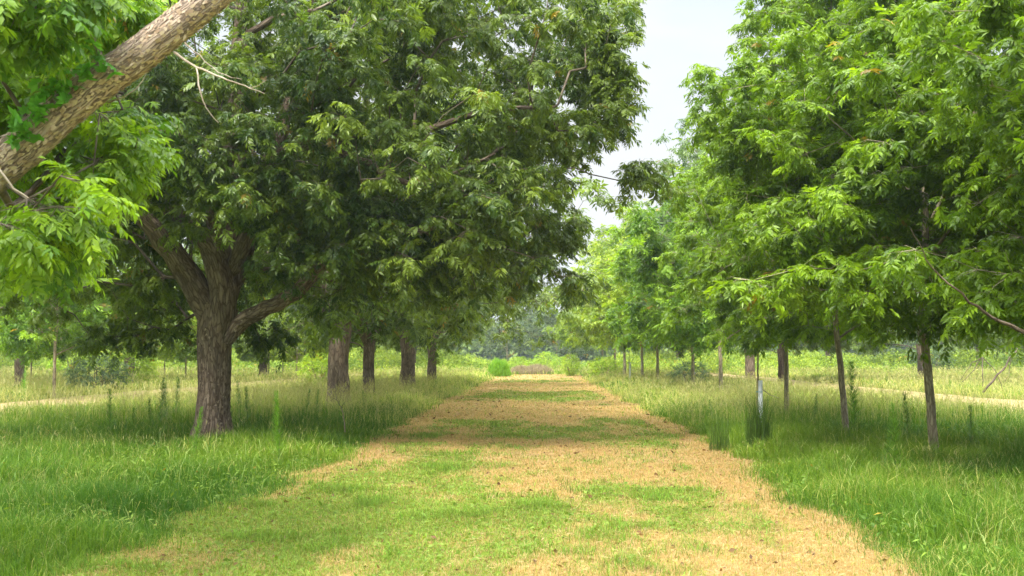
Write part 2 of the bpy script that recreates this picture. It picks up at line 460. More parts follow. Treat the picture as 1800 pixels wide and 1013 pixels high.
lumpsA = [(AX + .3, AY, 7.6, 6.6, 6.2, 5.2), (AX + 4.6, AY - .6, 6.3, 3.7, 4.4, 3.3), (AX - 4, AY - .5, 5.4, 3.8, 4.5, 3.2),
          (AX + 4.3, AY + .2, 4.6, 3.4, 3.8, 1.5), (AX - 2.9, AY + 1, 3.4, 2.6, 3.2, 1.5), (AX + 5.4, AY - .5, 7.6, 2.7, 3, 2.2)]
def rejA(P):
    x = P[:, 0] - AX; y = P[:, 1] - AY; z = P[:, 2]
    pxx = 955 + P[:, 0] * F / P[:, 1]; pyy = 628 - (z - 1.6) * F / P[:, 1]
    win = (pxx > 325) & (pxx < 425) & (pyy > 430) & (P[:, 1] < AY + .9)
    win2 = (pxx > 400) & (pxx < 560) & (pyy > 500) & (P[:, 1] < AY + .6)
    lowz = z < 2.15 + .25 * np.abs(x)**.5 * (x > 0)
    right = (pxx > 1095 - np.clip(pyy - 200, 0, 400) * .28 + 25 * np.sin(pyy * .03))
    win3 = (pyy > 470) & (pxx > 640)
    under = (pyy > 560) & ~((pxx > 150) & (pxx < 330) & (y > -1.5))
    return win | win2 | (z < 2.0) | lowz | right | win3 | under
def lrA(P):
    pxx = 955 + P[:, 0] * F / P[:, 1]; pyy = 628 - (P[:, 2] - 1.6) * F / P[:, 1]; n = fbm(pxx * .02, pyy * .02, 77)
    return ((pxx > 300) & (pxx < 430) & (pyy > 400) & (P[:, 1] < AY + .6) & (n > .47 - .0006 * (pyy - 400))) | ((pxx > 1126 - np.clip(pyy - 230, 0, 400) * .2) & ~((pyy > 275) & (pyy < 350))) | ((np.abs(pyy - (600 - (pxx - 400) * .68)) < 38) & (pxx > 400) & (pxx < 600) & (P[:, 1] < 18.9) & (n > .42)) | ((pyy > 600) & (pxx > 330) & (P[:, 1] < AY + .6))
exA = np.array([px2w(a, b, y) for a, b, y in [(1105, 60, 17.5), (1115, 110, 17.4), (1118, 160, 17.3), (1095, 190, 17.2), (1070, 200, 17.2), (1085, 20, 17.6), (1100, -10, 17.6),
                (1045, 215, 17.2), (1060, 150, 17.3), (1080, 130, 17.2), (1050, 60, 17.4), (1030, 120, 17.2), (1010, 200, 17.1), (980, 230, 17), (165, 600, 20), (200, 592, 19.8),
                (240, 590, 20), (270, 575, 19.6), (300, 580, 19.8), (330, 560, 20), (225, 560, 19.5), (180, 575, 19.6), (455, 590, 20.2), (480, 575, 20.4), (440, 560, 20.4), (500, 590, 21)]])
_g = np.random.default_rng(15)
exA = np.concatenate([exA, np.array([px2w(_g.uniform(190, 600), _g.uniform(20, 350), _g.uniform(15.6, 17.6)) for _ in range(75)]), np.array([px2w(_g.uniform(460, 720), _g.uniform(380, 470), _g.uniform(16.5, 17.6)) for _ in range(14)]), np.array([px2w(_g.uniform(270, 520), _g.uniform(120, 420), _g.uniform(20.6, 24)) for _ in range(60)]), np.array([px2w(_g.uniform(170, 330), _g.uniform(180, 520), _g.uniform(18.5, 22)) for _ in range(30)]),
                      np.array([px2w(_g.uniform(120, 760), _g.uniform(-90, 190), _g.uniform(17.5, 23)) for _ in range(210)]), np.array([px2w(_g.uniform(700, 1060), _g.uniform(-90, 130), _g.uniform(17.2, 21)) for _ in range(60)]),
                      np.array([px2w(a, b, 18.0) for a, b in [(1090, 318), (1105, 300), (1122, 292), (1140, 296), (1112, 318)]]),
                      np.array([px2w(_g.uniform(430, 1000), _g.uniform(330, 520), _g.uniform(17.0, 20)) for _ in range(40)])])
build_tree('pecan_tree', limbsA, lumpsA, 1000, rA, (AX + .5, AY, 6.5), M_bark, M_leaf,
           'large old pecan with thick forked trunk and dark crown spreading at left of the lane', 'tree', 'old pecans along the left of the lane',
           reject=rejA, leafrej=lrA, tpl=TPL, per=7, leaves=6, tl=.45, size=.78, dark=DARK, light=LIGHT, yellow=.006, seed=3, extra=exA, sides=40, trunk_wob=.12, clump=.75)

# ================================================================== other old pecans (row on the left + far rows)
def old_proto(seed, H=12., Rr=8., tpl=TPL_MID, n=480, per=5, leaves=4, size=1.25, dark=DARK, light=LIGHT, r0=.34, fork=2.4, bottom=2.6, matl=None, center_gap=True):
    g = np.random.default_rng(seed)
    lb = [limb([[0, 0, -.1, r0 * 1.15], [.02, 0, .6, r0], [0, .03, 1.4, r0 * .93], [.05, 0, fork, r0 * .98]], g, .2, .006)]
    k = 5
    for i in range(k):
        a = 2 * pi * i / k + g.uniform(-.35, .35); e = .9 if i == 0 else g.uniform(.35, .6)
        pts = [[0, 0, fork - .35, r0 * .55]]
        Rl = Rr * (1 - e) * 1.15; Hl = (H - fork) * (.25 + e * .75)
        for j, f in enumerate((.15, .4, .7, 1.)):
            pts.append([cos(a) * Rl * f + g.normal(0, .2), sin(a) * Rl * f + g.normal(0, .2), fork + Hl * f ** .9, r0 * (.52, .36, .2, .06)[j]])
        lb.append(limb(pts, g, .4, .03))
    lumps = [(0, 0, H * .56, Rr * .86, Rr * .86, H * .40)]
    for i in range(7):
        a = g.uniform(0, 2 * pi); lumps.append((cos(a) * Rr * .6, sin(a) * Rr * .6, g.uniform(bottom + 1.2, H * .6), Rr * .42, Rr * .42, H * .17))
    def rej(P): return (P[:, 2] < bottom - .2) | (np.hypot(P[:, 0], P[:, 1]) < 1.3) & (P[:, 2] < fork + 1.6)
    return build_tree('pecan_tree', lb, lumps, n, g, (0, 0, H * .5), M_bark, matl or M_leaf, 'x', 'tree', 'old pecans along the left of the lane', reject=rej,
                      tpl=tpl, per=per, leaves=leaves, tl=.5, size=size, dark=dark, light=light, seed=seed, clump=.9, sides=18, yellow=.01)
protoB = old_proto(21, n=430, per=6, leaves=4, r0=.33, size=1.0, light=(.22, .31, .04), dark=(.07, .12, .02))
protoC = old_proto(22, H=13, n=400, r0=.25, size=1.2, per=5)
used = set()
def put(proto, x, y, rz, s, label, group, cat='tree', sz=None):
    tilt = (R.normal(0, .09), R.normal(0, .09)) if cat == 'weed' else (0, 0)
    if proto.name in used: o = copy_tree(proto)
    else: o = proto; used.add(proto.name)
    o.location = (x, y, 0); o.rotation_euler = (*tilt, rz); o.scale = (s, s, sz or s)
    tag(o, label, cat, group)
    return o
GA = 'old pecans along the left of the lane'
put(protoB, -6.6, 32, .4, 1.08, 'second old pecan of the left row, pale brown trunk right of the big forked pecan', GA)
put(protoC, -6.75, 38.5, 1.9, .92, 'third old pecan of the left row, darker leaning trunk just right of the second', GA)
put(protoB, -6.4, 47, 3.6, 1.08, 'fourth old pecan of the left row, short trunk rising from pale seeding grass', GA)
put(protoC, -6.5, 58, 4.4, 1.1, 'farthest old pecan of the left row, its narrow dark trunk nearest to the lane', GA)
GB = 'old pecans in the row beyond the left side lane'
put(protoC, -24.5, 46, .8, .95, 'old pecan with stout trunk at the left border of the view, beyond the side lane', GB)
put(protoB, -26, 62, 2.1, 1.0, 'old pecan behind the slim tree on the left, crown over the pale meadow', GB)
put(protoB, -21.5, 76, 5.0, 1.0, 'far old pecan seen between the slim left tree and the big forked trunk', GB)
put(protoC, -36, 58, 5.6, 1.05, 'old pecan mostly beyond the left border, crown closing the far left', GB)
GC = 'old pecans in the row beyond the right side lane'
put(protoC, 15.6, 66, 3.0, .9, 'far old pecan with trunk just right of the third young trunk', GC)
put(protoC, 23.2, 62, 2.5, 1.0, 'far old pecan whose stout trunk shows left of the nearest right trunk', GC)
put(protoB, 29, 50, 4.2, 1.0, 'old pecan with low dark boughs at the right border beyond the side lane', GC)

# ================================================================== young trees on the right
YD = (.085, .160, .010); YL = (.25, .385, .016)
def young_proto(seed, H=10.2, Rr=3.5, r0=.070, n=450, tpl=TPL_BIG, per=8, leaves=6, size=.66, dark=YD, light=YL, bottom=2.15, lean=.0, matl=None, clump=.5, sides=14, at=None):
    g = np.random.default_rng(seed)
    lb = [limb([[0, 0, -.05, r0 * 1.15], [lean * .3, 0, .6, r0], [lean * .6, .0, 1.4, r0 * .93], [lean, .02, 2.4, r0 * .85], [lean + .1, .05, 4.0, r0 * .65], [lean - .05, 0, 6.0, r0 * .42],
                [lean + .05, 0, H * .8, r0 * .22], [lean, 0, H - .4, r0 * .08]], g, .25, .006)]
    k = 9
    for i in range(k):
        a = i * 2.4 + g.uniform(-.3, .3); z0 = 1.95 + i * .52
        Rl = Rr * (.95 - .05 * i) * g.uniform(.75, 1); rise = g.uniform(.35, .75) * Rl * (1 + .12 * i)
        pts = [[lean * .8, 0, z0, r0 * .42]]
        for j, f in enumerate((.3, .65, 1.)):
            pts.append([lean + cos(a) * Rl * f * .85, sin(a) * Rl * f * .85, z0 + rise * f, r0 * (.33, .2, .08)[j]])
        lb.append(limb(pts, g, .35, .02))
    lumps = [(lean, 0, H * .52, Rr * .78, Rr * .78, H * .34), (lean, 0, H * .78, Rr * .36, Rr * .36, H * .18)]
    for i in range(9):
        a = g.uniform(0, 2 * pi); z = g.uniform(bottom + .7, H * .66); q = 1 - .55 * max(0, (z - H * .4) / (H * .5))
        lumps.append((cos(a) * Rr * .62 * q, sin(a) * Rr * .62 * q, z, Rr * .4, Rr * .4, H * .09))
    def rej(P):
        return (P[:, 2] < bottom) | (np.hypot(P[:, 0], P[:, 1]) < .55) & (P[:, 2] < bottom + .9)
    lr = None
    if at is not None:   # the sky side of this crown tapers in towards its top
        def lr(P):
            pxx = 955 + (P[:, 0] + at[0]) / (P[:, 1] + at[1]) * F; pyy = 628 - (P[:, 2] - 1.6) / (P[:, 1] + at[1]) * F
            return pxx < np.interp(pyy, [-300, 0, 85, 130, 260, 330, 400], [1440, 1315, 1270, 1200, 1155, 1150, 0]) + 30 * (fbm(P[:, 2] * 2, P[:, 1] * 2, 6) - .5)
    rej0 = rej
    if lr is not None: rej = lambda P: rej0(P) | lr(P)
    return build_tree('young_pecan', lb, lumps, n, g, (0, 0, H * .45), M_bark_y, matl or M_leaf_y, 'x', 'tree', 'young pecans along the right of the lane',
                      reject=rej, tpl=tpl, per=per, leaves=leaves, tl=.42, size=size, dark=dark, light=light, seed=seed, clump=clump, nclump=n // 5, droop=.22, leafrej=lr, sides=sides, trunk_wob=.06, rtip=.004, power=.42, branch_mat=M_bark_y, yellow=.004, shell=.6)
yA = young_proto(31, lean=-.12, at=(6.12, 15.9))
yB = young_proto(32, H=10.8, r0=.060, lean=-.16, at=(5.75, 19.2))
yC = young_proto(33, H=10., r0=.062, n=330, lean=.03, at=(6.25, 26))
yD = young_proto(34, H=9.2, n=230, tpl=TPL_MID, per=5, leaves=4, size=1.05, r0=.075, dark=(.08, .17, .012), light=(.27, .42, .022), clump=.6)
yE = young_proto(35, H=9.0, n=230, tpl=TPL_MID, per=5, leaves=4, size=1.05, r0=.07, dark=(.11, .19, .012), light=(.37, .47, .025), clump=.6)
GY = 'young pecans along the right of the lane'
put(yA, 6.12, 15.9, 0, 1.0, 'nearest young pecan on the right, thickest of the slender straight trunks', GY)
put(yB, 5.75, 19.2, 0, 1.0, 'second young pecan on the right, slim trunk bowed a little, beside feathery weeds', GY)
put(yC, 6.25, 26, 0, .95, 'third young pecan on the right, thin trunk just right of the white tree tube', GY)
put(yA, 7.3, 10.0, 2.3, .95, 'young pecan rooted beyond the right border, bright leaves reaching in at top right', GY)
put(yC, 8.3, 13, 3.9, .95, 'young pecan rooted outside the right border, its crown filling the right edge of the view', GY)
put(yD, 6.7, 38, .7, 1.08, 'young pecan with pale trunk standing left of the white tree tube', GY)
put(yD, 7.0, 47, 2.2, 1.12, 'young pecan with yellow green crown behind the pale trunk on the right', GY)
put(yE, 6.6, 58, 1.2, 1.22, 'far young pecan, rightmost of the tight cluster of thin trunks at mid distance', GY)
put(yE, 6.5, 66, 3.4, 1.35, 'far young pecan, second from right in the cluster of thin trunks', GY)
put(yE, 6.0, 74, 4.4, 1.5, 'far young pecan standing beside the small distant white tube', GY)
put(yE, 6.0, 84, 5.4, 1.5, 'far young pecan at the left end of the thin trunk cluster', GY)
put(yE, 5.9, 100, .4, 1.3, 'last young pecan of the right row, yellow green, nearest the end of the lane', GY)
GO = 'old pecans closing the back of the orchard'
for pr, x, Y, rz, s, lab in [(protoC, -13, 100, 1, 1., 'far back old pecan just left of the end of the lane'), (protoB, -27, 108, 2, 1.05, 'far back old pecan seen between the second old trunk and the big forked trunk'),
                             (protoC, -42, 104, 3, 1.05, 'far back old pecan seen just left of the big forked trunk'), (protoB, -58, 98, 4, 1.1, 'far back old pecan near the left border behind the slim trees'),
                             (protoC, 15, 112, 5, 1., 'far back old pecan just right of the thin trunk cluster'), (protoB, 30, 106, .5, 1.05, 'far back old pecan behind the second young trunk on the right'),
                             (protoC, 43, 100, 1.5, 1.05, 'far back old pecan just right of the nearest right trunk'), (protoB, 56, 108, 2.5, 1.1, 'far back old pecan at the right border beyond the fallen branch')]:
    put(pr, x, Y, rz, s, lab, GO)
# taller grey green tree standing out above the young row
yG = old_proto(41, H=15.5, Rr=5.6, n=420, size=1.1, dark=(.05, .11, .03), light=(.19, .28, .06), r0=.3, bottom=3.5)
put(yG, 11.9, 58, .2, .95, 'tall grey green tree whose rounded crown stands against the sky behind the young pecans', 'trees', sz=1.28)
del yG['group']

# slim trees at far left and behind the big trunk
GL = 'slim young trees in the meadow on the left'
for (px, Y, s, rz, lab) in [(86, 38, .85, 1.0, 'slim young tree with bare lower trunk at far left beyond the sandy side lane'),
                            (322, 60, .75, 2.0, 'slim young tree just left of the big forked trunk, in the pale meadow'),
                            (284, 72, .7, 3.0, 'smallest slim tree left of the big forked trunk'),
                            (44, 66, .8, 4.0, 'thin yellow green tree between the left border and the bare slim trunk'),
                            (470, 74, .7, .3, 'thin young tree with yellow leaves close to the right of the big trunk'),
                            (495, 84, .75, 1.3, 'thin young tree midway between the two nearest old trunks'),
                            (520, 70, .7, 4.3, 'thin young tree with pale stem left of the second old trunk'),
                            (542, 90, .8, 5.3, 'thin pale stemmed tree close beside the second old trunk')]:
    put(yE if Y > 45 else yD, (px - 955) / F * Y, Y, rz, s, lab, GL)

# ================================================================== near pecan at left with the big bough across the corner
rN = np.random.default_rng(8)
NX, NY = -6.6, 5.6
limbsN = [
    limb([[NX, NY, -.1, .45], [NX, NY, .5, .38], [NX + .05, NY, 1.1, .36], [NX + .15, NY, 1.7, .36]], rN, .2, .006),
    limb([[NX + .1, NY, 1.2, .25], [NX + .9, NY + .2, 1.55, .21], [NX + 1.8, NY + .5, 2.05, .185], pw(-60, 335, 6.4, .138), pw(30, 268, 6.45, .133), pw(130, 180, 6.5, .126), pw(260, 85, 6.6, .117), pw(385, -15, 6.7, .108), pw(520, -130, 6.9, .11), pw(680, -260, 7.1, .07)], rN, .06, .002),
    limb([[NX + .1, NY, 1.5, .26], [NX - .4, NY + .3, 3, .22], [NX - .6, NY + .8, 5, .17], [NX, NY + 1, 7.5, .1], [NX + .5, NY + 1, 10, .04]], rN),
    limb([[NX + .1, NY, 1.5, .2], [NX + .4, NY - 1.4, 3, .17], [NX + 1, NY - 3, 5, .12], [NX + 1.5, NY - 4, 7, .05]], rN),
    limb([pw(-150, 60, 8.6, .10), pw(-30, 170, 8.4, .09), pw(30, 200, 8.3, .075), pw(90, 205, 8.3, .05)], rN, .1, .004),
]
def pxcl(lst): return np.array([px2w(a, b, y) for a, b, y in lst])
g8 = rN
ex = []
for (a0, a1, b0, b1, y0, y1, n) in [(-60, 60, 345, 420, 5.8, 6.5, 13), (40, 110, 300, 400, 5.9, 6.5, 7), (-60, 150, -80, 50, 5.8, 6.8, 22), (-80, 120, 80, 190, 7.0, 8.6, 22), (60, 290, 190, 300, 7.2, 8.6, 20),
                                   (20, 140, 310, 460, 7.4, 9, 12), (130, 260, -40, 60, 7.2, 8.5, 12), (400, 540, -60, -22, 6.0, 7.0, 4), (-80, 60, 200, 330, 7, 8.6, 10), (-60, 130, 380, 470, 8, 10, 14)]:
    for _ in range(n): ex.append((g8.uniform(a0, a1), g8.uniform(b0, b1), g8.uniform(y0, y1)))
ex.append((1118, -14, 6.5)); ex.append((960, -40, 6.5))
exN = pxcl(ex)
# keep the face of the bough clear
pxx = 955 + exN[:, 0] * F / exN[:, 1]; pyy = 628 - (exN[:, 2] - 1.6) * F / exN[:, 1]
dl = ((pxx - 30) * 268 - (pyy - 268) * -340) / 1.0
lin = 290 - (pxx - 0) * .775
exN = exN[~((np.abs(pyy - lin) < 75) & (exN[:, 1] < 6.9))]
def rejN(P):  # the high crown, above what the view takes in
    return (P[:, 2] < 3.4 + .40 * np.clip(P[:, 1], 0, 40) + 1.9) | (P[:, 0] > -1)
def lrN(P):
    Yq = np.maximum(P[:, 1], .5)
    pxx = 955 + P[:, 0] * F / Yq; pyy = 628 - (P[:, 2] - 1.6) * F / Yq
    lin = 290 - pxx * .765; n = fbm(pxx * .03, pyy * .03, 78)
    inview = (pxx > -60) & (pxx < 1900) & (pyy > -260) & (P[:, 1] > 1)
    a = (pyy > lin - 165 - 50 * n) & (pyy < lin + 62 + 30 * n) & (P[:, 1] < 7.1)
    b = (pxx > 215 + 70 * n) & (pyy > -25 + 60 * n)
    c = (pxx > 70) & (pyy < lin) & (pyy > 60 + 80 * n) & (P[:, 1] < 7.1)
    b = b | (pxx > 420)
    ok = (pxx > 120) & (pxx < 270) & (pyy > 150) & (pyy < 270) | (pxx > 1098) & (pxx < 1120)
    return inview & (a | c | (b & ~ok))
build_tree('pecan_tree', limbsN, [(NX - 2.2, NY - 2, 8, 4.5, 4.5, 3.2)], 130, rN, (NX + 1, NY, 6), M_bark_near, M_leaf_y,
           'nearest old pecan at left, its scaly pale bough slanting up across the top left corner', 'tree', GA,
           reject=rejN, leafrej=lrN, tpl=TPL_N, per=7, leaves=5, tl=.28, size=.68, dark=(.07, .165, .012), light=(.29, .43, .022), seed=8, extra=exN, sides=44, trunk_wob=.07, twig_tubes=True, up=0.0, yellow=.01, rtip=.0045)
near_root = bpy.data.objects[[o.name for o in C.objects if o.get('label', '').startswith('nearest old pecan')][0]]

def flakes(path, n, rng, size, name, parent, cols, cam_side=True):
    """loose bark plates standing off the surface, lying along the limb"""
    P = path[:, :3]; Rr = path[:, 3]
    idx = rng.uniform(0, len(P) - 1.01, n); i0 = idx.astype(int); f = (idx - i0)[:, None]
    c = P[i0] * (1 - f) + P[i0 + 1] * f; r = (Rr[i0] * (1 - f[:, 0]) + Rr[i0 + 1] * f[:, 0])
    T = P[i0 + 1] - P[i0]; T /= np.linalg.norm(T, axis=1, keepdims=True)
    d = rng.normal(0, 1, (n, 3)); d -= T * np.sum(d * T, 1, keepdims=True); d /= np.linalg.norm(d, axis=1, keepdims=True)
    S = np.cross(T, d)
    l = rng.uniform(.5, 1.5, (n, 1)) * size; w = l * rng.uniform(.12, .32, (n, 1))
    sg = np.where(rng.random((n, 1)) < .8, 1, -1)
    b = c + d * (r[:, None] * .98)
    lift = rng.uniform(.1, .9, (n, 1)) ** 1.5 * l * .6
    q = rng.uniform(.7, 1.3, (n, 4, 1))
    V = np.stack([b - S * w * q[:, 0], b + S * w * q[:, 1], b + T * sg * l * .6 + S * w * 1.1 * q[:, 2] + d * lift * .6, b + T * sg * l * .6 - S * w * q[:, 3] + d * lift * .6, b + T * sg * l * q[:, 0] + d * lift + S * w * .3 * q[:, 1]], 1)
    o = (np.arange(n) * 5)[:, None, None]
    T4 = (np.array([[0, 1, 2, 3]])[None] + o).reshape(-1, 4); T3 = (np.array([[3, 2, 4]])[None] + o).reshape(-1, 3)
    t = rng.random((n, 1)); col = np.array(cols[0]) * (1 - t) + np.array(cols[1]) * t
    tag(mesh_obj(name, V.reshape(-1, 3), [T4, T3], M_flake, parent, col=np.repeat(col[:, None], 5, 1).reshape(-1, 3), smooth=False), kind='stuff')
flakes(limbsN[1][20:], 9000, rN, .030, 'loose_bark', near_root, [(.32, .22, .155), (.56, .455, .345)])
rootA = [o for o in C.objects if o.get('label', '').startswith('large old pecan')][0]
flakes(limbsA[0], 2600, rN, .06, 'loose_bark', rootA, [(.10, .07, .045), (.33, .26, .19)])
flakes(limbsA[3], 1400, rN, .06, 'loose_bark', rootA, [(.10, .07, .045), (.33, .26, .19)])
flakes(limbsA[5], 700, rN, .05, 'loose_bark', rootA, [(.10, .07, .045), (.33, .26, .19)])

# bare dead twigs under the bough
def bare(lines, name, mat, parent, sides=5):
    a = Acc()
    for k, (pts) in enumerate(lines):
        q = limb([pw(*p) for p in pts], rN, .05, .003); a.add(*tube(q[:, :3], q[:, 3], sides, seed=k))
    return a.build(name, mat, parent)
for ln in [[[(306, 92, 6.6, .010), (345, 118, 6.5, .008), (400, 140, 6.4, .006), (440, 155, 6.3, .004), (465, 165, 6.3, .002)], [(345, 118, 6.5, .006), (352, 160, 6.4, .005), (362, 190, 6.4, .003), (384, 216, 6.4, .002)], [(440, 155, 6.3, .003), (455, 150, 6.3, .002), (470, 140, 6.3, .001)]],
           [[(325, 75, 6.6, .006), (350, 98, 6.5, .004), (385, 128, 6.5, .003), (425, 140, 6.4, .002)]],
           [[(190, 180, 6.6, .008), (215, 172, 6.5, .005), (240, 155, 6.5, .004), (258, 128, 6.5, .002)]],
           [[(-20, 270, 5.8, .012), (0, 300, 5.8, .010), (25, 330, 5.8, .006), (50, 348, 5.8, .003)]]]:
    bare(ln, 'dead_twig', M_dead, near_root)

# creeper on the upper side of the bough
gV = np.random.default_rng(77)
def star_leaf(rng):
    Vs, Ts, n = [], [], 0
    for a in (-1.3, -.65, 0, .65, 1.3):
        V, T = leaflet(.075 * rng.uniform(.8, 1.1), .042, 0); V = V @ (rotz(a) @ roty(rng.uniform(0, .5))).T
        Vs.append(V); Ts.append(T + n); n += len(V)
    return np.concatenate(Vs), np.concatenate(Ts)
STAR = [star_leaf(gV) for _ in range(6)]
vine_pts = [pw(30, 235, 6.25, .006), pw(70, 190, 6.25, .005), pw(110, 152, 6.3, .005), pw(150, 118, 6.35, .004), pw(175, 100, 6.35, .003)]
vroot = empty('creeper_vine', vine_pts[0][:3], 0, 'bright green creeper with star shaped leaves clinging to the scaly bough at top left', 'vine')
a = Acc(); vp = limb(vine_pts, gV, .05, .006); a.add(*tube(vp[:, :3] - np.array(vine_pts[0][:3]), vp[:, 3], 5)); a.build('stem', M_bark_y, vroot)
nv = 75
vi = gV.integers(0, len(vp), nv); PV = vp[vi, :3] - np.array(vine_pts[0][:3]) + gV.normal(0, .045, (nv, 3))
DV = gV.normal(0, .6, (nv, 3)) + [-.2, -.6, .3]
V, T, Cc = scatter(STAR, PV, DV, gV.uniform(.7, 1.2, nv), np.array([.11, .29, .035]) * gV.uniform(.7, 1.3, (nv, 1)), gV, 1.5)
mesh_obj('leaves', V, [T], M_leaf_y, vroot, col=Cc)

# long bare bough reaching in from the right border: belongs to the near young pecan
yr = [o for o in C.objects if o.get('label', '').startswith('young pecan rooted beyond')][0]
def local_lines(root, lines):
    from mathutils import Matrix
    M = np.linalg.inv(np.array(Matrix.LocRotScale(root.location, root.rotation_euler, root.scale)))
    out = []
    for ln in lines:
        q = np.array([pw(*p) for p in ln]); w = np.c_[q[:, :3], np.ones(len(q))] @ M.T
        out.append(np.c_[w[:, :3], q[:, 3]])
    return out
for ln in local_lines(yr, [[(2000, 660, 10.5, .04), (1850, 612, 10.4, .03), (1790, 580, 10.3, .023), (1730, 548, 10.2, .016), (1680, 510, 10.1, .011), (1640, 470, 10.1, .007), (1600, 400, 10, .004)]]):
    a = Acc(); s = limb(ln, rN, .1, .012); a.add(*tube(s[:, :3], s[:, 3], 8)); a.build('limb', M_bark, yr)

# ================================================================== ground
def xl(Y): return np.interp(Y, [0, 7.5, 12.6, 16, 20, 32, 60, 90, 140], [-3.7, -3.55, -3.15, -3.15, -3.2, -3.6, -3.8, -4.0, -3]) + (fbm(Y * .9, Y * 0 + 3.3, 5, 4) - .5) * 1.3
def xr(Y): return np.interp(Y, [0, 7.5, 12, 17, 27, 60, 90, 140], [2.6, 2.62, 2.9, 3.2, 3.15, 3.0, 3.2, 3]) + (fbm(Y * .8, Y * 0 + 9.3, 6, 4) - .5) * 1.0
PATH_END = 92
def tanmask(x, Y):
    """where the mown turf of the lane is dry"""
    n1 = (fbm(x * .55, Y * .45, 40, 4) - .5); n2 = (fbm(x * 1.3, Y * .5, 60, 4) - .5)
    Yw = Y * (1 + .28 * n1) + .5 * n2
    band = np.interp(Yw, [0, 7, 8.3, 9.3, 11.4, 12.6, 17.3, 19.2, 24, 26.5, 35, 38, 44, 48, 60, 66, 72, 76, 100], [.75, .9, .8, .38, .38, .85, .9, .42, .42, .95, .95, .4, .35, .85, .8, .4, .8, .9, .9])
    side = np.where(Y < 18.5, sstep(-2.2, .3, x + 1.2 * n2), 1) * .6 + .4
    edge = sstep(.9, .2, (xr(Y) - x) + n2 * .6) * .8 + sstep(.9, .25, (x - xl(Y)) + n1 * 1.0) * .40 * (Y > 10)
    t = band * side + edge + n2 * .9
    return sstep(.12, .95, t + (fbm(x * 3.1, Y * 2.2, 61, 3) - .5) * .7)
def in_path(x, Y): return (x > xl(Y)) & (x < xr(Y)) & (Y < PATH_END)
def lane_l(x, Y): e = (fbm(Y * .4, Y * 0, 8, 3) - .5) * 1.5; return (x < -14.2 + e) & (x > -18.8 + e) & (Y > 10) & (Y < 120)
def lane_r(x, Y): e = (fbm(Y * .4, Y * 0 + 4, 9, 3) - .5) * 1.5; return (x > 12.2 + e) & (x < 17.2 + e) & (Y > 10) & (Y < 120)

def grid(xs, ys):
    X, Yg = np.meshgrid(xs, ys); nx, ny = len(xs), len(ys)
    a = (np.arange(ny - 1)[:, None] * nx + np.arange(nx - 1)[None])
    return X.ravel(), Yg.ravel(), np.stack([a, a + 1, a + nx + 1, a + nx], -1).reshape(-1, 4)
xs = np.concatenate([-np.geomspace(40, 900, 14)[::-1], np.linspace(-39, 39, 157), np.geomspace(40, 900, 14)])
ys = np.concatenate([[-60, -20, -5], np.arange(0, 100, .5), np.geomspace(101, 1500, 30)])
X, Yg, Fq = grid(xs, ys)
gcol = np.array([.12, .18, .035])[None] * (.7 + .6 * fbm(X * .5, Yg * .5, 30)[:, None])
far = sstep(24, 50, Yg)[:, None]
gcol = gcol * (1 - far) + np.array([.22, .24, .07]) * far * (.7 + .6 * fbm(X * .2, Yg * .2, 31)[:, None])
z = np.where((Yg > 100) | (np.abs(X) > 39), 0, (fbm(X * .4, Yg * .4, 12) - .5) * .05 - .03)
tag(mesh_obj('ground', np.c_[X, Yg, z], [Fq], M_ground, col=gcol), 'grassy orchard ground running to the horizon', kind='structure')
# mown lane sheet (edge follows the mower)
def lane_sheet(name, x0, x1, y0, y1, st, label, colf):
    ysl = np.arange(y0, y1, st); u = np.linspace(0, 1, int(6.5 / st) if st < .2 else 24)
    A = x0(ysl)[:, None] * (1 - u) + x1(ysl)[:, None] * u
    Yq = np.repeat(ysl[:, None], len(u), 1); nx = len(u)
    a = (np.arange(len(ysl) - 1)[:, None] * nx + np.arange(nx - 1)[None])
    Fs = np.stack([a, a + 1, a + nx + 1, a + nx], -1).reshape(-1, 4)
    xx, yy = A.ravel(), Yq.ravel()
    zz = .004 + (fbm(xx * 5, yy * 5, 70) - .3).clip(0) * .03
    return tag(mesh_obj(name, np.c_[xx, yy, zz], [Fs], M_path, col=colf(xx, yy)), label, kind='structure')
TAN = np.array([.45, .31, .125]); TAN2 = np.array([.37, .27, .14])
def pathcol(x, Y):
    t = tanmask(x, Y)[:, None]; n = fbm(x * 4, Y * 4, 90)[:, None]
    c = np.array([.22, .25, .06]) * (1 - t) + (TAN * (1 - n * .3)) * t
    bare = sstep(.56, .66, fbm(x * 2.2, Y * 1.2, 95))[:, None] * .45
    return c * (1 - bare) + np.array([.36, .23, .13]) * bare
lane_sheet('path', xl, xr, -4, PATH_END, .12, 'mown grass lane with dry tan and green patches running away between the tree rows', pathcol)
sandy = lambda x, Y: TAN2 * (.75 + .5 * fbm(x * .9, Y * .9, 97)[:, None])
lane_sheet('path', lambda y: -18.9 + (fbm(y * .4, y * 0, 8, 3) - .5) * 1.5, lambda y: -14.1 + (fbm(y * .4, y * 0, 8, 3) - .5) * 1.5, 10, 120, .3, 'dry sandy side lane at left beyond the big pecan', sandy)
lane_sheet('path', lambda y: 12.1 + (fbm(y * .4, y * 0 + 4, 9, 3) - .5) * 1.5, lambda y: 17.3 + (fbm(y * .4, y * 0 + 4, 9, 3) - .5) * 1.5, 10, 120, .3, 'dry sandy side lane at right beyond the young trunks', sandy)

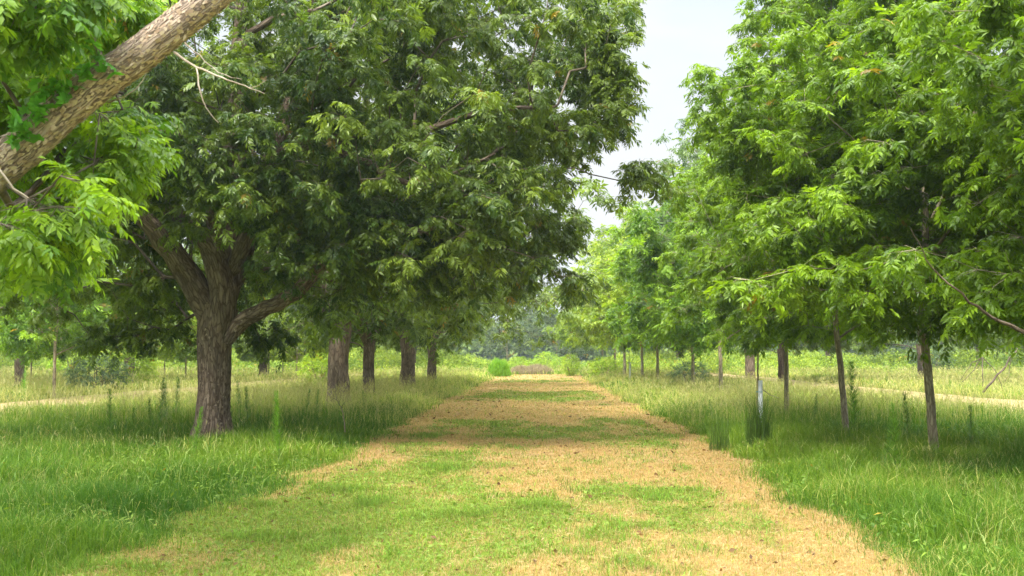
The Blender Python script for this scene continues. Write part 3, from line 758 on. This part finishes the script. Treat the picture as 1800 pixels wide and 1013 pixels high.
# ================================================================== grass
def blades(P, H, W, lean, col, rng, tipcol=1.06):
    """tapered bent blades: 5 vertices each, P (n,3) foot, H height, W width"""
    n = len(P); a = rng.uniform(0, 2 * pi, n); b = rng.uniform(0, 2 * pi, n)
    sx = np.stack([np.cos(a), np.sin(a), np.zeros(n)], 1) * (W / 2)[:, None]
    ln = np.stack([np.cos(b), np.sin(b), np.zeros(n)], 1) * (H * lean)[:, None]
    up = np.zeros((n, 3)); up[:, 2] = H
    m = P + up * .55 + ln * .28; t = P + up * (1 - .35 * lean[:, None]) + ln
    V = np.stack([P - sx, P + sx, m + sx * .75, m - sx * .75, t], 1).reshape(-1, 3)
    o = (np.arange(n) * 5)[:, None, None]
    T4 = (np.array([[0, 1, 2, 3]])[None] + o).reshape(-1, 4); T3 = (np.array([[3, 2, 4]])[None] + o).reshape(-1, 3)
    k = np.array([.8, .8, 1, 1, tipcol])[None, :, None]
    Cc = (col[:, None, :] * k).reshape(-1, 3)
    return V, T4, T3, Cc
class Bl:
    def __init__(s): s.V, s.T4, s.T3, s.C, s.n = [], [], [], [], 0
    def add(s, V, T4, T3, Cc): s.V.append(V); s.T4.append(T4 + s.n); s.T3.append(T3 + s.n); s.C.append(Cc); s.n += len(V)
    def build(s, name, mat, label=None, parent=None, kind='stuff'):
        o = mesh_obj(name, np.concatenate(s.V), [np.concatenate(s.T4), np.concatenate(s.T3)], mat, parent, col=np.concatenate(s.C), smooth=False)
        if label: tag(o, label, kind=kind)
        return o
gG = np.random.default_rng(99)
def field(y0, y1, dens, margin=1.5):
    """random points over the strip of ground the view can take in"""
    wl = .57 * y1 + margin; wr = .53 * y1 + margin
    n = int(dens * (y1 - y0) * (wl + wr))
    x = gG.uniform(-wl, wr, n); y = gG.uniform(y0, y1, n)
    k = (x > -.57 * y - margin) & (x < .53 * y + margin)
    return x[k], y[k]
bands = [(5.8, 8, 2300, .0048), (8, 11, 1700, .0055), (11, 15, 1050, .0075), (15, 21, 620, .010), (21, 30, 330, .014), (30, 45, 150, .022), (45, 70, 60, .036), (70, 110, 18, .06)]
lg = Bl(); sg = Bl(); pg = Bl()
for (y0, y1, dens, wd) in bands:
    x, y = field(y0, y1, dens)
    ip = in_path(x + gG.normal(0, .16, len(x)), y); ll = lane_l(x, y) | lane_r(x, y)
    # ---- long grass
    k = ~ip & ~ll; X1, Y1 = x[k], y[k]; n = len(X1)
    cl = fbm(X1 * 1.1, Y1 * 1.1, 51); big = fbm(X1 * .25, Y1 * .25, 52)
    de = np.minimum(np.abs(X1 - xl(Y1)), np.abs(X1 - xr(Y1)))
    e = .45 + .55 * sstep(0, 1.0, de)
    H = (.15 + .48 * cl ** 1.4) * e * gG.uniform(.55, 1.25, n) * np.where(Y1 > 24, 1.25, 1.0) * np.where(X1 > 0, 1.1, 1.0)
    dry = sstep(23, 33, Y1 + (cl - .5) * 8) * .75
    t = np.clip(gG.normal(.45, .25, n) + (big - .5) * 1.6, 0, 1)[:, None]
    g1 = np.array([.052, .148, .010]) * (1 - t) + np.array([.20, .31, .022]) * t
    straw = np.array([.50, .48, .14]) * gG.uniform(.7, 1.3, (n, 1))
    pick = (gG.random(n) < (.02 + .12 * sstep(.55, .72, fbm(X1 * .9, Y1 * .9, 59)) + dry * .62))[:, None]
    col = np.where(pick, straw, g1 * (1 + .25 * dry[:, None]))
    lean = np.clip(gG.normal(.5, .25, n), .05, 1.2)
    lg.add(*blades(np.c_[X1, Y1, np.full(n, -.03)], H, wd * gG.uniform(.7, 1.3, n), lean, col, gG))
    # ---- seeding stalks
    m = gG.random(n) < np.where(Y1 > 22, .10, .006) ; X2, Y2 = X1[m], Y1[m]; q = len(X2)
    H2 = gG.uniform(.5, .95, q) * np.where(Y2 < 20, .65, 1) * (.5 + .5 * sstep(.2, 1.5, de[m]))
    c2 = np.array([.46, .43, .17]) * gG.uniform(.7, 1.25, (q, 1))
    P2 = np.c_[X2, Y2, np.full(q, -.03)]
    sg.add(*blades(P2, H2, np.full(q, wd * .45), gG.uniform(.05, .35, q), c2, gG))
    for r_ in range(3):
        Pt = P2 + np.c_[gG.normal(0, .03, q), gG.normal(0, .03, q), H2 * gG.uniform(.68, .92, q)]
        sg.add(*blades(Pt, H2 * .16, np.full(q, wd * .55), gG.uniform(.4, 1.5, q), c2 * 1.05, gG))
    if y0 < 21:
        m = gG.random(n) < .014; q = m.sum()
        lg.add(*blades(np.c_[X1[m], Y1[m], np.full(q, -.03)], gG.uniform(.3, .6, q) * (.5 + .5 * sstep(0, .8, de[m])), np.full(q, wd * .9), gG.uniform(.5, 1.3, q), np.array([.36, .46, .14]) * gG.uniform(.7, 1.2, (q, 1)), gG))
    # ---- mown turf
    k = ip; X1, Y1 = x[k], y[k]
    reps = 3 if y0 < 15 else 2
    X1 = np.concatenate([X1 + gG.normal(0, .05, len(X1)) for _ in range(reps)]); Y1 = np.concatenate([Y1 + gG.normal(0, .05, len(Y1)) for _ in range(reps)])
    n = len(X1); T_ = tanmask(X1, Y1); tuft = sstep(.56, .75, fbm(X1 * 1.6, Y1 * 1.6, 55))
    isdry = gG.random(n) < np.clip(T_ * .68 + .30, 0, .95)
    H = np.where(isdry, .045, .065 + .055 * tuft) * gG.uniform(.5, 1.4, n)
    gr = np.array([.20, .28, .04]) * (1 - tuft[:, None]) + np.array([.16, .255, .03]) * tuft[:, None]
    col = np.where(isdry[:, None], TAN * gG.uniform(.65, 1.3, (n, 1)) * 1.12, gr * gG.uniform(.6, 1.6, (n, 1)) * np.array([1, 1, 1]) ** 1 * (.8 + .4 * gG.random((n, 3))))
    pg.add(*blades(np.c_[X1, Y1, np.full(n, .004)], H, wd * gG.uniform(.6, 1.2, n) * np.where(isdry, .8, 1.1), np.clip(gG.normal(.9, .5, n), .1, 2.2), col, gG))
lg.build('long_grass', M_grass, 'uncut green grass growing under and between the tree rows')
sg.build('seeding_grass', M_grass, 'thin straw coloured seed stalks standing above the long grass')
pg.build('mown_grass', M_grass, 'short clipped turf of the lane, part green and part dry tan')
# loose straw and low broad leaved weeds on the lane
def flat_bits(n, y0, y1, name, label, colA, colB, l, w, rng, cond=None):
    y = y0 * (y1 / y0) ** rng.random(n); x = rng.uniform(-3.4, 3.1, n)
    k = in_path(x, y)
    if cond is not None: k &= cond(x, y)
    x, y = x[k], y[k]; n = len(x)
    P = np.c_[x, y, rng.uniform(.01, .05, n)]
    tp = [leaflet(l, w, 0), leaflet(l * .8, w * .8, 0)]
    D = rng.normal(0, 1, (n, 3)) * [1, 1, .25]
    t = rng.random((n, 1)); col = np.array(colA) * (1 - t) + np.array(colB) * t
    V, T, Cc = scatter(tp, P, D, rng.uniform(.6, 1.3, n) * (1 + .03 * y), col, rng, 1.2)
    return tag(mesh_obj(name, V, [T], M_leaf_far, col=Cc), label, kind='stuff')
flat_bits(34000, 6, 40, 'weed_cover', 'low broad leaved weeds spread through the green patches of the lane', (.12, .21, .025), (.23, .31, .05), .045, .024, gG, lambda x, y: (tanmask(x, y) < .45))
flat_bits(60000, 6, 60, 'straw', 'loose clipped straw lying on the dry patches of the lane', (.36, .26, .12), (.54, .42, .22), .08, .0035, gG, lambda x, y: (tanmask(x, y) > .3))
flat_bits(1500, 6.5, 40, 'leaf_litter', 'dark brown fallen leaves and nut husks lying on the lane', (.10, .055, .025), (.22, .12, .05), .055, .028, gG)

# broad leaves among the long grass
x, y = field(5.8, 22, 110); k = ~in_path(x, y) & (fbm(x * .8, y * .8, 58) > .42); x, y = x[k], y[k]; n = len(x)
P = np.c_[x, y, gG.uniform(.04, .22, n)]
V, T, Cc = scatter([leaflet(.06, .024, 0), leaflet(.045, .022, 0), leaflet(.10, .014, 0)], P, gG.normal(0, 1, (n, 3)) * [1, 1, .6], gG.uniform(.6, 1.4, n),
                   leaf_colors(gG, n, (.07, .15, .018), (.20, .29, .035), P, .01, 4), gG, 1.0)
tag(mesh_obj('broad_leaved_weeds', V, [T], M_leaf_far, col=Cc), 'small broad leaved weeds mixed into the long grass near the camera', kind='stuff')

# ================================================================== tall feathery weeds
M_stem = plain_mat('green_stem', (.13, .20, .05), .7)
def weed_proto(seed, H=1.2, col=(.12, .27, .03), spread=.11, n=700):
    g = np.random.default_rng(seed)
    b = Bl(); stems = 1
    root = empty('feathery_weed', (0, 0, 0))
    z = g.uniform(.08, 1, n) ** .8 * H; a = g.uniform(0, 2 * pi, n)
    rr = spread * (1.15 - z / H) * g.uniform(.2, 1, n)
    P = np.c_[np.cos(a) * .01, np.sin(a) * .01, z]
    # side sprays rising off the stem
    D = np.c_[np.cos(a), np.sin(a), np.full(n, .55)] ; E = P + D * (rr[:, None] * 1.5)
    sd = np.c_[-np.sin(a), np.cos(a), np.zeros(n)] * .0035
    V = np.stack([P - sd, P + sd, E * .5 + P * .5 + sd, E * .5 + P * .5 - sd, E + [0, 0, .02]], 1).reshape(-1, 3)
    o = (np.arange(n) * 5)[:, None, None]
    c = np.array(col) * g.uniform(.6, 1.4, (n, 1))
    b.add(V, (np.array([[0, 1, 2, 3]])[None] + o).reshape(-1, 4), (np.array([[3, 2, 4]])[None] + o).reshape(-1, 3), np.repeat(c[:, None], 5, 1).reshape(-1, 3))
    b.build('leaves', M_grass, None, root)
    a_ = Acc(); p = limb([[0, 0, 0, .004], [.03, 0, H * .5, .003], [-.01, .03, H, .001]], g, .1, .012); a_.add(*tube(p[:, :3], p[:, 3], 4)); a_.build('stem', M_stem, root)
    return root
w1 = weed_proto(61, 1.1, (.15, .29, .03), .16, 520); w2 = weed_proto(62, 1.0, (.12, .24, .04), .17, 330); w3 = weed_proto(63, 1.0, (.16, .32, .04), .19, 420)
GW = 'tall feathery weeds standing in the grass'
for proto, px, Y, s, lab in [
    (w1, 336, 15.0, .78, 'bright feathery weed spire just in front of the left foot of the big trunk'),
    (w1, 490, 14.6, 1.0, 'tallest bright feathery weed in front of the shade right of the big trunk'),
    (w2, 276, 21.5, 1.15, 'dark feathery weed standing left of the big trunk, nearest to it but one'),
    (w2, 288, 22.5, 1.0, 'slim dark weed, nearest of those left of the big trunk'),
    (w2, 306, 24, 1.1, 'dark weed behind the left flank of the big trunk'),
    (w2, 262, 20.5, .75, 'short dark weed left of the pair beside the big trunk'),
    (w2, 232, 20.0, .6, 'smallest dark weed in the shade edge at left'),
    (w3, 188, 19.8, .95, 'bushy pale green weed at the end of the sandy side lane on the left'),
    (w2, 435, 22.5, .95, 'dark weed just right of the big trunk at the shade edge'),
    (w2, 535, 24, .85, 'dark slim weed in the pale grass left of the second old trunk'),
    (w2, 556, 24.5, .8, 'dark slim weed below the second old trunk'),
    (w2, 420, 24.5, 1.0, 'thin dark weed touching the right side of the big trunk'),
    (w2, 640, 27, .7, 'small dark weed in the pale grass below the third old trunk'),
    (w3, 30, 33, 1.2, 'feathery weed at the far left beyond the sandy side lane'),
    (w1, 1563, 13.5, .9, 'bright feathery weed between the two nearest right trunks, closer to the camera'),
    (w2, 1540, 13.6, .8, 'rusty thin weed stalk left of the bright feathery weed on the right'),
    (w3, 1492, 20, 1.5, 'large pale feathery weed leaning beside the second right trunk'),
    (w2, 1585, 17.5, 1.0, 'tall thin dark weed just left of the nearest right trunk'),
    (w2, 1420, 22, .8, 'thin dark weed between the second and third right trunks'),
    (w2, 1250, 24, .6, 'small dark weed in the grass left of the broom grass clump'),
    (w2, 1690, 17, .8, 'thin dark weed right of the nearest right trunk')]:
    put(proto, (px - 955) / F * Y, Y, R.uniform(0, 6), s, lab, GW, 'weed')

# broom grass clump
gB = np.random.default_rng(5)
cx, cy = (1322 - 955) / F * 17.2, 17.2
br = empty('broom_grass', (cx, cy, 0), 0, 'dark upright clump of broom grass at the right edge of the lane in front of the white tree tube', 'grass clump')
def clump(cx_, n, H, sp, lean):
    th = gB.uniform(0, 2 * pi, n); r = gB.uniform(0, 1, n) ** .6 * sp
    P = np.c_[cx_ + np.cos(th) * r, np.sin(th) * r, np.full(n, -.02)]
    h = H * gB.uniform(.45, 1.05, n)
    V, T4, T3, Cc = blades(P, h, np.full(n, .008), gB.uniform(.02, lean, n), np.array([.095, .17, .025]) * gB.uniform(.6, 1.6, (n, 1)), gB)
    b = Bl(); b.add(V, T4, T3, Cc); return b
clump(.05, 430, 1.15, .22, .35).build('blades', M_grass, None, br)
clump(-.62, 150, .9, .2, .4).build('blades', M_grass, None, br)

# ================================================================== sapling in white tree tubes
M_tube = plain_mat('white_tube_plastic', (.72, .76, .78), .5, .12)
M_tie = plain_mat('blue_tie', (.08, .30, .34), .5, .1)
def tube_tree(px, Y, s, label):
    x = (px - 955) / F * Y
    rt = empty('tree_tube', (x, Y, 0), 0, label, 'tree tube', 'white tree tubes round saplings'); rt.scale = (s * .75, s * .75, s)
    a = Acc()
    P = np.array([[0, 0, .0], [.003, 0, .5], [.012, 0, .98]]); V, Fq_, B = tube(P, [.058, .052, .05], 16); Vi, Fi, Bi = tube(P + [0, 0, .001], [.052, .047, .045], 16)
    a.add(V, Fq_, B); a.add(Vi, Fi[:, ::-1], Bi)
    t_ = np.arange(16); rim = np.stack([32 + t_, 32 + (t_ + 1) % 16, 48 + 32 + (t_ + 1) % 16, 48 + 32 + t_], -1)
    a.F.append(rim); a.build('sleeve', M_tube, rt)
    st = Acc(); st.add(*tube(np.array([[-.085, -.03, -.1], [-.08, -.03, .5], [-.075, -.03, 1.02]]), [.011, .011, .009], 6)); st.build('stake', M_bark_y, rt)
    ti = Acc()
    for zz in (.35, .78):
        th = np.linspace(0, 2 * pi, 17); ring = np.c_[-.02 + np.cos(th) * .078, -.01 + np.sin(th) * .064, np.full(17, zz)]
        ti.add(*tube(ring, np.full(17, .006), 5))
    ti.build('tie', M_tie, rt)
    return rt
tb = tube_tree(1331, 20.5, 1.15, 'white tree tube with blue tie at the right lane edge, behind the broom grass')
tube_tree(1106, 58, 1.3, 'small distant white tree tube among the far thin trunks on the right')
gS = np.random.default_rng(3)
def sapling(loc, H, label, seed):
    g = np.random.default_rng(seed)
    return build_tree('sapling', [limb([[0, 0, .05, .022], [-.02, 0, .9, .02], [-.03, .02, 1.5, .016], [-.06, .0, H, .005]], g, .2, .01)], [(0, 0, H * .85, .22, .22, H * .16)], 9, g, (0, 0, H * .7),
                      M_bark_y, M_leaf_y, label, 'sapling', 'saplings growing out of white tubes', loc=loc, tpl=TPL_BIG, per=3, leaves=4, tl=.25, size=.8, dark=YD, light=YL, seed=seed, clump=.25, sides=8, rtip=.003)
sapling((tb.location[0], tb.location[1], 0), 2.5, 'thin leafy sapling rising out of the nearer white tree tube', 71)
sapling(((1106 - 955) / F * 58, 58, 0), 2.9, 'thin sapling rising out of the small distant white tube', 72)

# ================================================================== fallen branches
fb = empty('fallen_branch', (0, 0, 0), 0, 'dead bare branch with splayed twigs lying in the grass right of the nearest right trunk', 'branch')
Yf = 27
ft = [(1728, 690, Yf, .03), (1752, 660, Yf, .026), (1775, 632, Yf, .02), (1795, 610, Yf, .012)]
a = Acc(); s = limb([pw(*p) for p in ft], rN, .15, .02); a.add(*tube(s[:, :3], s[:, 3], 6)); a.build('limb', M_twig, fb)
for ln in [[(1726, 628, Yf, .016), (1728, 650, Yf - .2, .012), (1727, 680, Yf - .3, .008)], [(1726, 628, Yf, .014), (1712, 650, Yf, .01), (1690, 672, Yf, .006)],
           [(1726, 628, Yf, .012), (1745, 645, Yf, .01), (1757, 665, Yf, .008), (1762, 688, Yf, .006)], [(1726, 628, Yf, .012), (1708, 640, Yf, .009), (1688, 668, Yf, .006)],
           [(1726, 600, Yf, .014), (1724, 628, Yf, .016)], [(1778, 630, Yf, .01), (1772, 660, Yf, .008), (1766, 672, Yf, .005)]]:
    a = Acc(); s = limb([pw(*p) for p in ln], rN, .12, .015); a.add(*tube(s[:, :3], s[:, 3], 5)); a.build('twig', M_twig, fb)
fs = empty('fallen_stick', (0, 0, 0), 0, 'pale bare stick leaning in the grass just left of the third right trunk', 'stick')
a = Acc(); s = limb([pw(1338, 684, 21.5, .012), pw(1352, 694, 21.5, .010), pw(1369, 700, 21.5, .006)], rN, .1, .01); a.add(*tube(s[:, :3], s[:, 3], 6)); a.build('stick', M_dead, fs)
fs2 = empty('dead_twig', (0, 0, 0), 0, 'crooked dark dead twig standing in the shade grass right of the big trunk', 'twig')
for ln in [[(607, 760, 17.6, .010), (604, 735, 17.6, .008), (598, 712, 17.6, .006), (588, 702, 17.6, .004), (577, 707, 17.6, .002)], [(600, 716, 17.6, .005), (607, 704, 17.6, .003), (615, 712, 17.6, .002)]]:
    a = Acc(); s = limb([pw(*p) for p in ln], rN, .06, .006); a.add(*tube(s[:, :3], s[:, 3], 5)); a.build('stem', M_twig, fs2)

# ================================================================== bushes
def bush_proto(seed, n=900, feather=False, col=((.10, .24, .02), (.26, .42, .03)), name='bush', H=2.0, Rr=1.3, tall=False):
    g = np.random.default_rng(seed); root = empty(name, (0, 0, 0))
    if feather and name == 'bush':
        m = n * 7; d = g.normal(0, 1, (m, 3)); d /= np.linalg.norm(d, axis=1, keepdims=True); d[:, 2] = np.abs(d[:, 2])
        lob = .55 + .9 * fbm(d[:, 0] * 2.2 + 7, d[:, 1] * 2.2 + d[:, 2] * 2, seed)[:, None]
        r = g.uniform(.15, 1, (m, 1)) ** .5; P = d * r * [Rr, Rr, H * .8] * lob
        h = g.uniform(.2, .6, m)
        V, T4, T3, Cc = blades(P, h, np.full(m, .035), g.uniform(.05, .7, m), (np.array(col[0]) + (np.array(col[1]) - np.array(col[0])) * g.random((m, 1)) ** 1.5), g)
        b = Bl(); b.add(V, T4, T3, Cc); b.build('leaves', M_grass, None, root)
    elif feather:
        m = n * 5; d = g.normal(0, 1, (m, 3)); d /= np.linalg.norm(d, axis=1, keepdims=True); d[:, 2] = np.abs(d[:, 2])
        r = g.uniform(.2, 1, (m, 1)) ** .5; P = d * r * [Rr, Rr, H * .8]; P[:, :2] *= (1.05 - .35 * P[:, 2:3] / H)
        h = g.uniform(.15, .4, m)
        V, T4, T3, Cc = blades(P, h, np.full(m, .03), g.uniform(.1, .8, m), (np.array(col[0]) + (np.array(col[1]) - np.array(col[0])) * g.random((m, 1))), g)
        b = Bl(); b.add(V, T4, T3, Cc); b.build('leaves', M_grass, None, root)
    else:
        d = g.normal(0, 1, (n, 3)); d /= np.linalg.norm(d, axis=1, keepdims=True)
        r = g.uniform(.3, 1, (n, 1)) ** .5; P = d * r * [Rr, Rr, H * .5] * (.8 + .5 * fbm(d[:, 0] * 2 + 5, d[:, 1] * 2 + d[:, 2] * 2, seed)[:, None]); P[:, 2] += H * .52
        D = d + g.normal(0, .6, d.shape)
        V, T, Cc = scatter(TPL_MID, P, D, g.uniform(.5, .9, n), leaf_colors(g, n, col[0], col[1], P, .01, seed), g)
        mesh_obj('leaves', V, [T], M_leaf_far, root, col=Cc)
    a = Acc()
    for i in range(6):
        b_ = g.uniform(0, 2 * pi); p = limb([[0, 0, -.05, .03], [cos(b_) * Rr * .3, sin(b_) * Rr * .3, H * .4, .02], [cos(b_) * Rr * .6, sin(b_) * Rr * .6, H * .8, .006]], g, .2, .02); a.add(*tube(p[:, :3], p[:, 3], 5))
    a.build('stems', M_twig, root)
    return root
bf = bush_proto(81, 700, True, ((.14, .32, .015), (.30, .50, .03)))
bg = bush_proto(82, 700, False, ((.16, .28, .02), (.36, .46, .04)))
bk = bush_proto(83, 600, False, ((.07, .12, .05), (.18, .24, .12)), H=1.6, Rr=1.2)
bn = bush_proto(84, 700, True, ((.26, .20, .13), (.42, .34, .22)), 'brush_heap', H=.9, Rr=1.6)
GE = 'bushes at the end of the lane'
def pb(proto, px, Y, s, label, group, sz=None, cat='bush'):
    return put(proto, (px - 955) / F * Y, Y, R.uniform(0, 6), s, label, group, cat, sz)
pb(bf, 878, 82, .78, 'bright green feathery bush, the round one left of the end of the lane', GE, .8)
pb(bg, 942, 100, .95, 'wide light green bush low behind the middle of the brown brush', GE, .7)
pb(bg, 1002, 84, .6, 'yellow green leafy bush at the right side of the lane end', GE, .9)
pb(bg, 912, 108, .8, 'yellow green leafy bush behind the left end of the brown brush', GE, .8)
pb(bg, 985, 112, .8, 'yellow green bush rising behind the right end of the brown brush', GE)
pb(bg, 960, 125, 1.1, 'tallest yellow green bush under the hazy trees at the lane end', GE)
GH = 'heaps of brown dead brush across the lane end'
pb(bn, 918, 93.5, .9, 'left heap of grey brown dead brush across the end of the lane', GH, .95, 'brush heap')
pb(bn, 944, 94, 1.0, 'right and larger heap of grey brown dead brush across the end of the lane', GH, 1.1, 'brush heap')
GM = 'bushes in the left meadow'
pb(bk, 162, 44, 1.0, 'grey green bush in the left meadow beside the slim tree', GM)
pb(bg, 222, 52, 1.0, 'bright yellow green bush right of the grey green one in the left meadow', GM)
pb(bg, 118, 75, 1.3, 'yellow bush behind the grey green bush in the left meadow', GM)
pb(bg, 560, 56, .9, 'yellow green bush just left of the second old trunk', GM)
GR = 'bushes among the right rows'
pb(bg, 1062, 70, .8, 'small yellow green bush left of the cluster of thin trunks', GR)
pb(bk, 1210, 52, .8, 'dull green bush low between the thin trunks and the pale trunk', GR)
pb(bk, 1625, 95, 1.6, 'dull green bush far behind the nearest right trunk', GR)

# ================================================================== yellow green undergrowth belt & far wood
def leaf_mass(name, label, n, xr_, yr_, hfun, dark, light, s, g, tpl=TPL_FAR, seed=0):
    x = g.uniform(xr_[0], xr_[1], n); y = g.uniform(yr_[0], yr_[1], n)
    H = hfun(x, y); z = H * g.uniform(0, 1, n) ** .6
    P = np.c_[x, y, z]; k = H > .15; P = P[k]; n = len(P)
    D = g.normal(0, 1, (n, 3)) * [1, 1, .7]
    V, T, Cc = scatter(tpl, P, D, s * g.uniform(.6, 1.3, n), leaf_colors(g, n, dark, light, P, .01, seed), g, 1.5)
    return tag(mesh_obj(name, V, [T], M_leaf_far, col=Cc), label, kind='stuff')
gU = np.random.default_rng(123)
def hU(x, y):
    h = (fbm(x * .28, y * .15, 130) * 2.6 - .35) * (.8 + .5 * fbm(x * 1.2, y, 131))
    lane = (x > -5.5) & (x < 5.0) & (y < 128)
    h = h * (1.55 + .8 * sstep(-6, -18, x)) * (1 - .5 * sstep(12, 5, np.abs(x)))
    return np.where(lane, 0, np.clip(h, .5, 5.5))
leaf_mass('undergrowth', 'bright yellow green undergrowth filling the field behind the orchard rows', 150000, (-95, 95), (92, 140), hU, (.10, .18, .02), (.32, .40, .04), .95, gU, seed=5)
def hW(x, y):
    t = fbm(x * .06, y * .02, 140); return 9 * (.45 + t) * (.8 + .4 * fbm(x * .25, y * .1, 141)) 
leaf_mass('distant_wood', 'hazy grey green wood closing the horizon', 70000, (-190, 190), (210, 240), hW, (.09, .15, .04), (.24, .32, .08), 5.0, gU, seed=9)
yF = young_proto(55, H=11, Rr=5.2, n=170, tpl=TPL_FAR, per=5, leaves=4, size=1.3, dark=(.05, .09, .04), light=(.14, .18, .07), bottom=2.0, matl=M_leaf_far, clump=.8)
GF = 'pale trees in the field beyond the lane end'
put(yF, 2.0, 150, .4, 1.15, 'pale grey green tree with visible forked stem centred beyond the end of the lane', GF)
put(yF, -6.0, 165, 2.4, 1.35, 'pale hazy tree left of the centre beyond the end of the lane', GF)
put(yF, 9.5, 160, 3.4, 1.3, 'pale hazy tree right of the centre beyond the end of the lane', GF)
for o in C.objects:
    if o.name.startswith('young_pecan') and o.get('group') == GF: o.name = 'field_tree'

# ================================================================== air
m, nt_, N_, L_ = new_mat('haze_air'); o_ = N_.new('ShaderNodeOutputMaterial'); pv = N_.new('ShaderNodeVolumePrincipled')
pv.inputs['Color'].default_value = (.78, .88, 1, 1); pv.inputs['Density'].default_value = .0005; pv.inputs['Anisotropy'].default_value = .3
L_.new(pv.outputs[0], o_.inputs['Volume'])
x0, x1, y0, y1, z0, z1 = -905, 905, -65, 1520, -1.2, 24
HV = np.array([[x, y, z] for z in (z0, z1) for y in (y0, y1) for x in (x0, x1)])
tag(mesh_obj('haze', HV, [np.array([[0, 2, 3, 1], [4, 5, 7, 6], [0, 1, 5, 4], [2, 6, 7, 3], [0, 4, 6, 2], [1, 3, 7, 5]])], m, smooth=False), 'pale blue summer haze over the orchard', kind='stuff')

# ================================================================== camera, light, sky
cd = bpy.data.cameras.new('camera'); cam = bpy.data.objects.new('camera', cd); SC.collection.objects.link(cam)
cd.sensor_width = 36; cd.lens = 35; cd.clip_end = 4000; cd.clip_start = .1
cam.location = CAM; cam.rotation_euler = (pi / 2 + TILT, 0, YAW)
cd.dof.use_dof = True; cd.dof.focus_distance = 15; cd.dof.aperture_fstop = 4.0
SC.camera = cam
EL, AZ = radians(53), radians(205)   # AZ: compass-like, from +Y clockwise; sun stands behind and left of the camera
sun = bpy.data.lights.new('sun', 'SUN'); so = bpy.data.objects.new('sun', sun); SC.collection.objects.link(so)
sun.energy = 2.4; sun.angle = radians(8); sun.color = (1, .95, .87)
sd = np.array([sin(AZ) * cos(EL), cos(AZ) * cos(EL), sin(EL)])
from mathutils import Vector
so.rotation_euler = Vector(-sd).to_track_quat('-Z', 'Y').to_euler()
W = bpy.data.worlds.new("World"); SC.world = W; W.use_nodes = True
nt = W.node_tree; N = nt.nodes; L = nt.links; N.clear()
out = N.new('ShaderNodeOutputWorld')
sky = N.new('ShaderNodeTexSky'); sky.sky_type = 'NISHITA'; sky.sun_disc = False; sky.sun_elevation = EL; sky.sun_rotation = AZ
sky.air_density = 1.0; sky.dust_density = 2.0
b1 = N.new('ShaderNodeBackground'); b1.inputs[1].default_value = .13; L.new(sky.outputs[0], b1.inputs[0])
tc = N.new('ShaderNodeTexCoord'); mp = N.new('ShaderNodeMapping'); mp.inputs['Scale'].default_value = (1, 1, 3.2)
L.new(tc.outputs['Generated'], mp.inputs[0])
ns = N.new('ShaderNodeTexNoise'); ns.inputs['Scale'].default_value = 1.7; ns.inputs['Detail'].default_value = 7; ns.inputs['Roughness'].default_value = .5
L.new(mp.outputs[0], ns.inputs['Vector'])
mr = N.new('ShaderNodeMapRange'); mr.inputs['From Min'].default_value = .40; mr.inputs['From Max'].default_value = .56; mr.inputs['To Min'].default_value = .5
L.new(ns.outputs['Fac'], mr.inputs['Value'])
b2 = N.new('ShaderNodeBackground'); b2.inputs[0].default_value = (.95, .985, 1, 1); 
sx = N.new('ShaderNodeSeparateXYZ'); L.new(tc.outputs['Generated'], sx.inputs[0])
zr = N.new('ShaderNodeMapRange'); zr.inputs['From Min'].default_value = .37; zr.inputs['From Max'].default_value = .85; zr.inputs['To Min'].default_value = .385; zr.inputs['To Max'].default_value = 2.9
L.new(sx.outputs['Z'], zr.inputs['Value']); L.new(zr.outputs[0], b2.inputs[1])
mx = N.new('ShaderNodeMixShader'); L.new(mr.outputs[0], mx.inputs[0]); L.new(b1.outputs[0], mx.inputs[1]); L.new(b2.outputs[0], mx.inputs[2])
L.new(mx.outputs[0], out.inputs[0])
SC.view_settings.view_transform = 'Standard'; SC.view_settings.look = 'None'; SC.view_settings.gamma = 1; SC.view_settings.exposure = 1.40
SC.render.engine = 'CYCLES'
cy = SC.cycles; cy.max_bounces = 12; cy.diffuse_bounces = 9; cy.glossy_bounces = 2; cy.transmission_bounces = 4; cy.transparent_max_bounces = 4
cy.use_denoising = True; cy.use_adaptive_sampling = False; cy.denoising_prefilter = 'ACCURATE'
try: cy.denoiser = 'OPENIMAGEDENOISE'
except Exception: pass
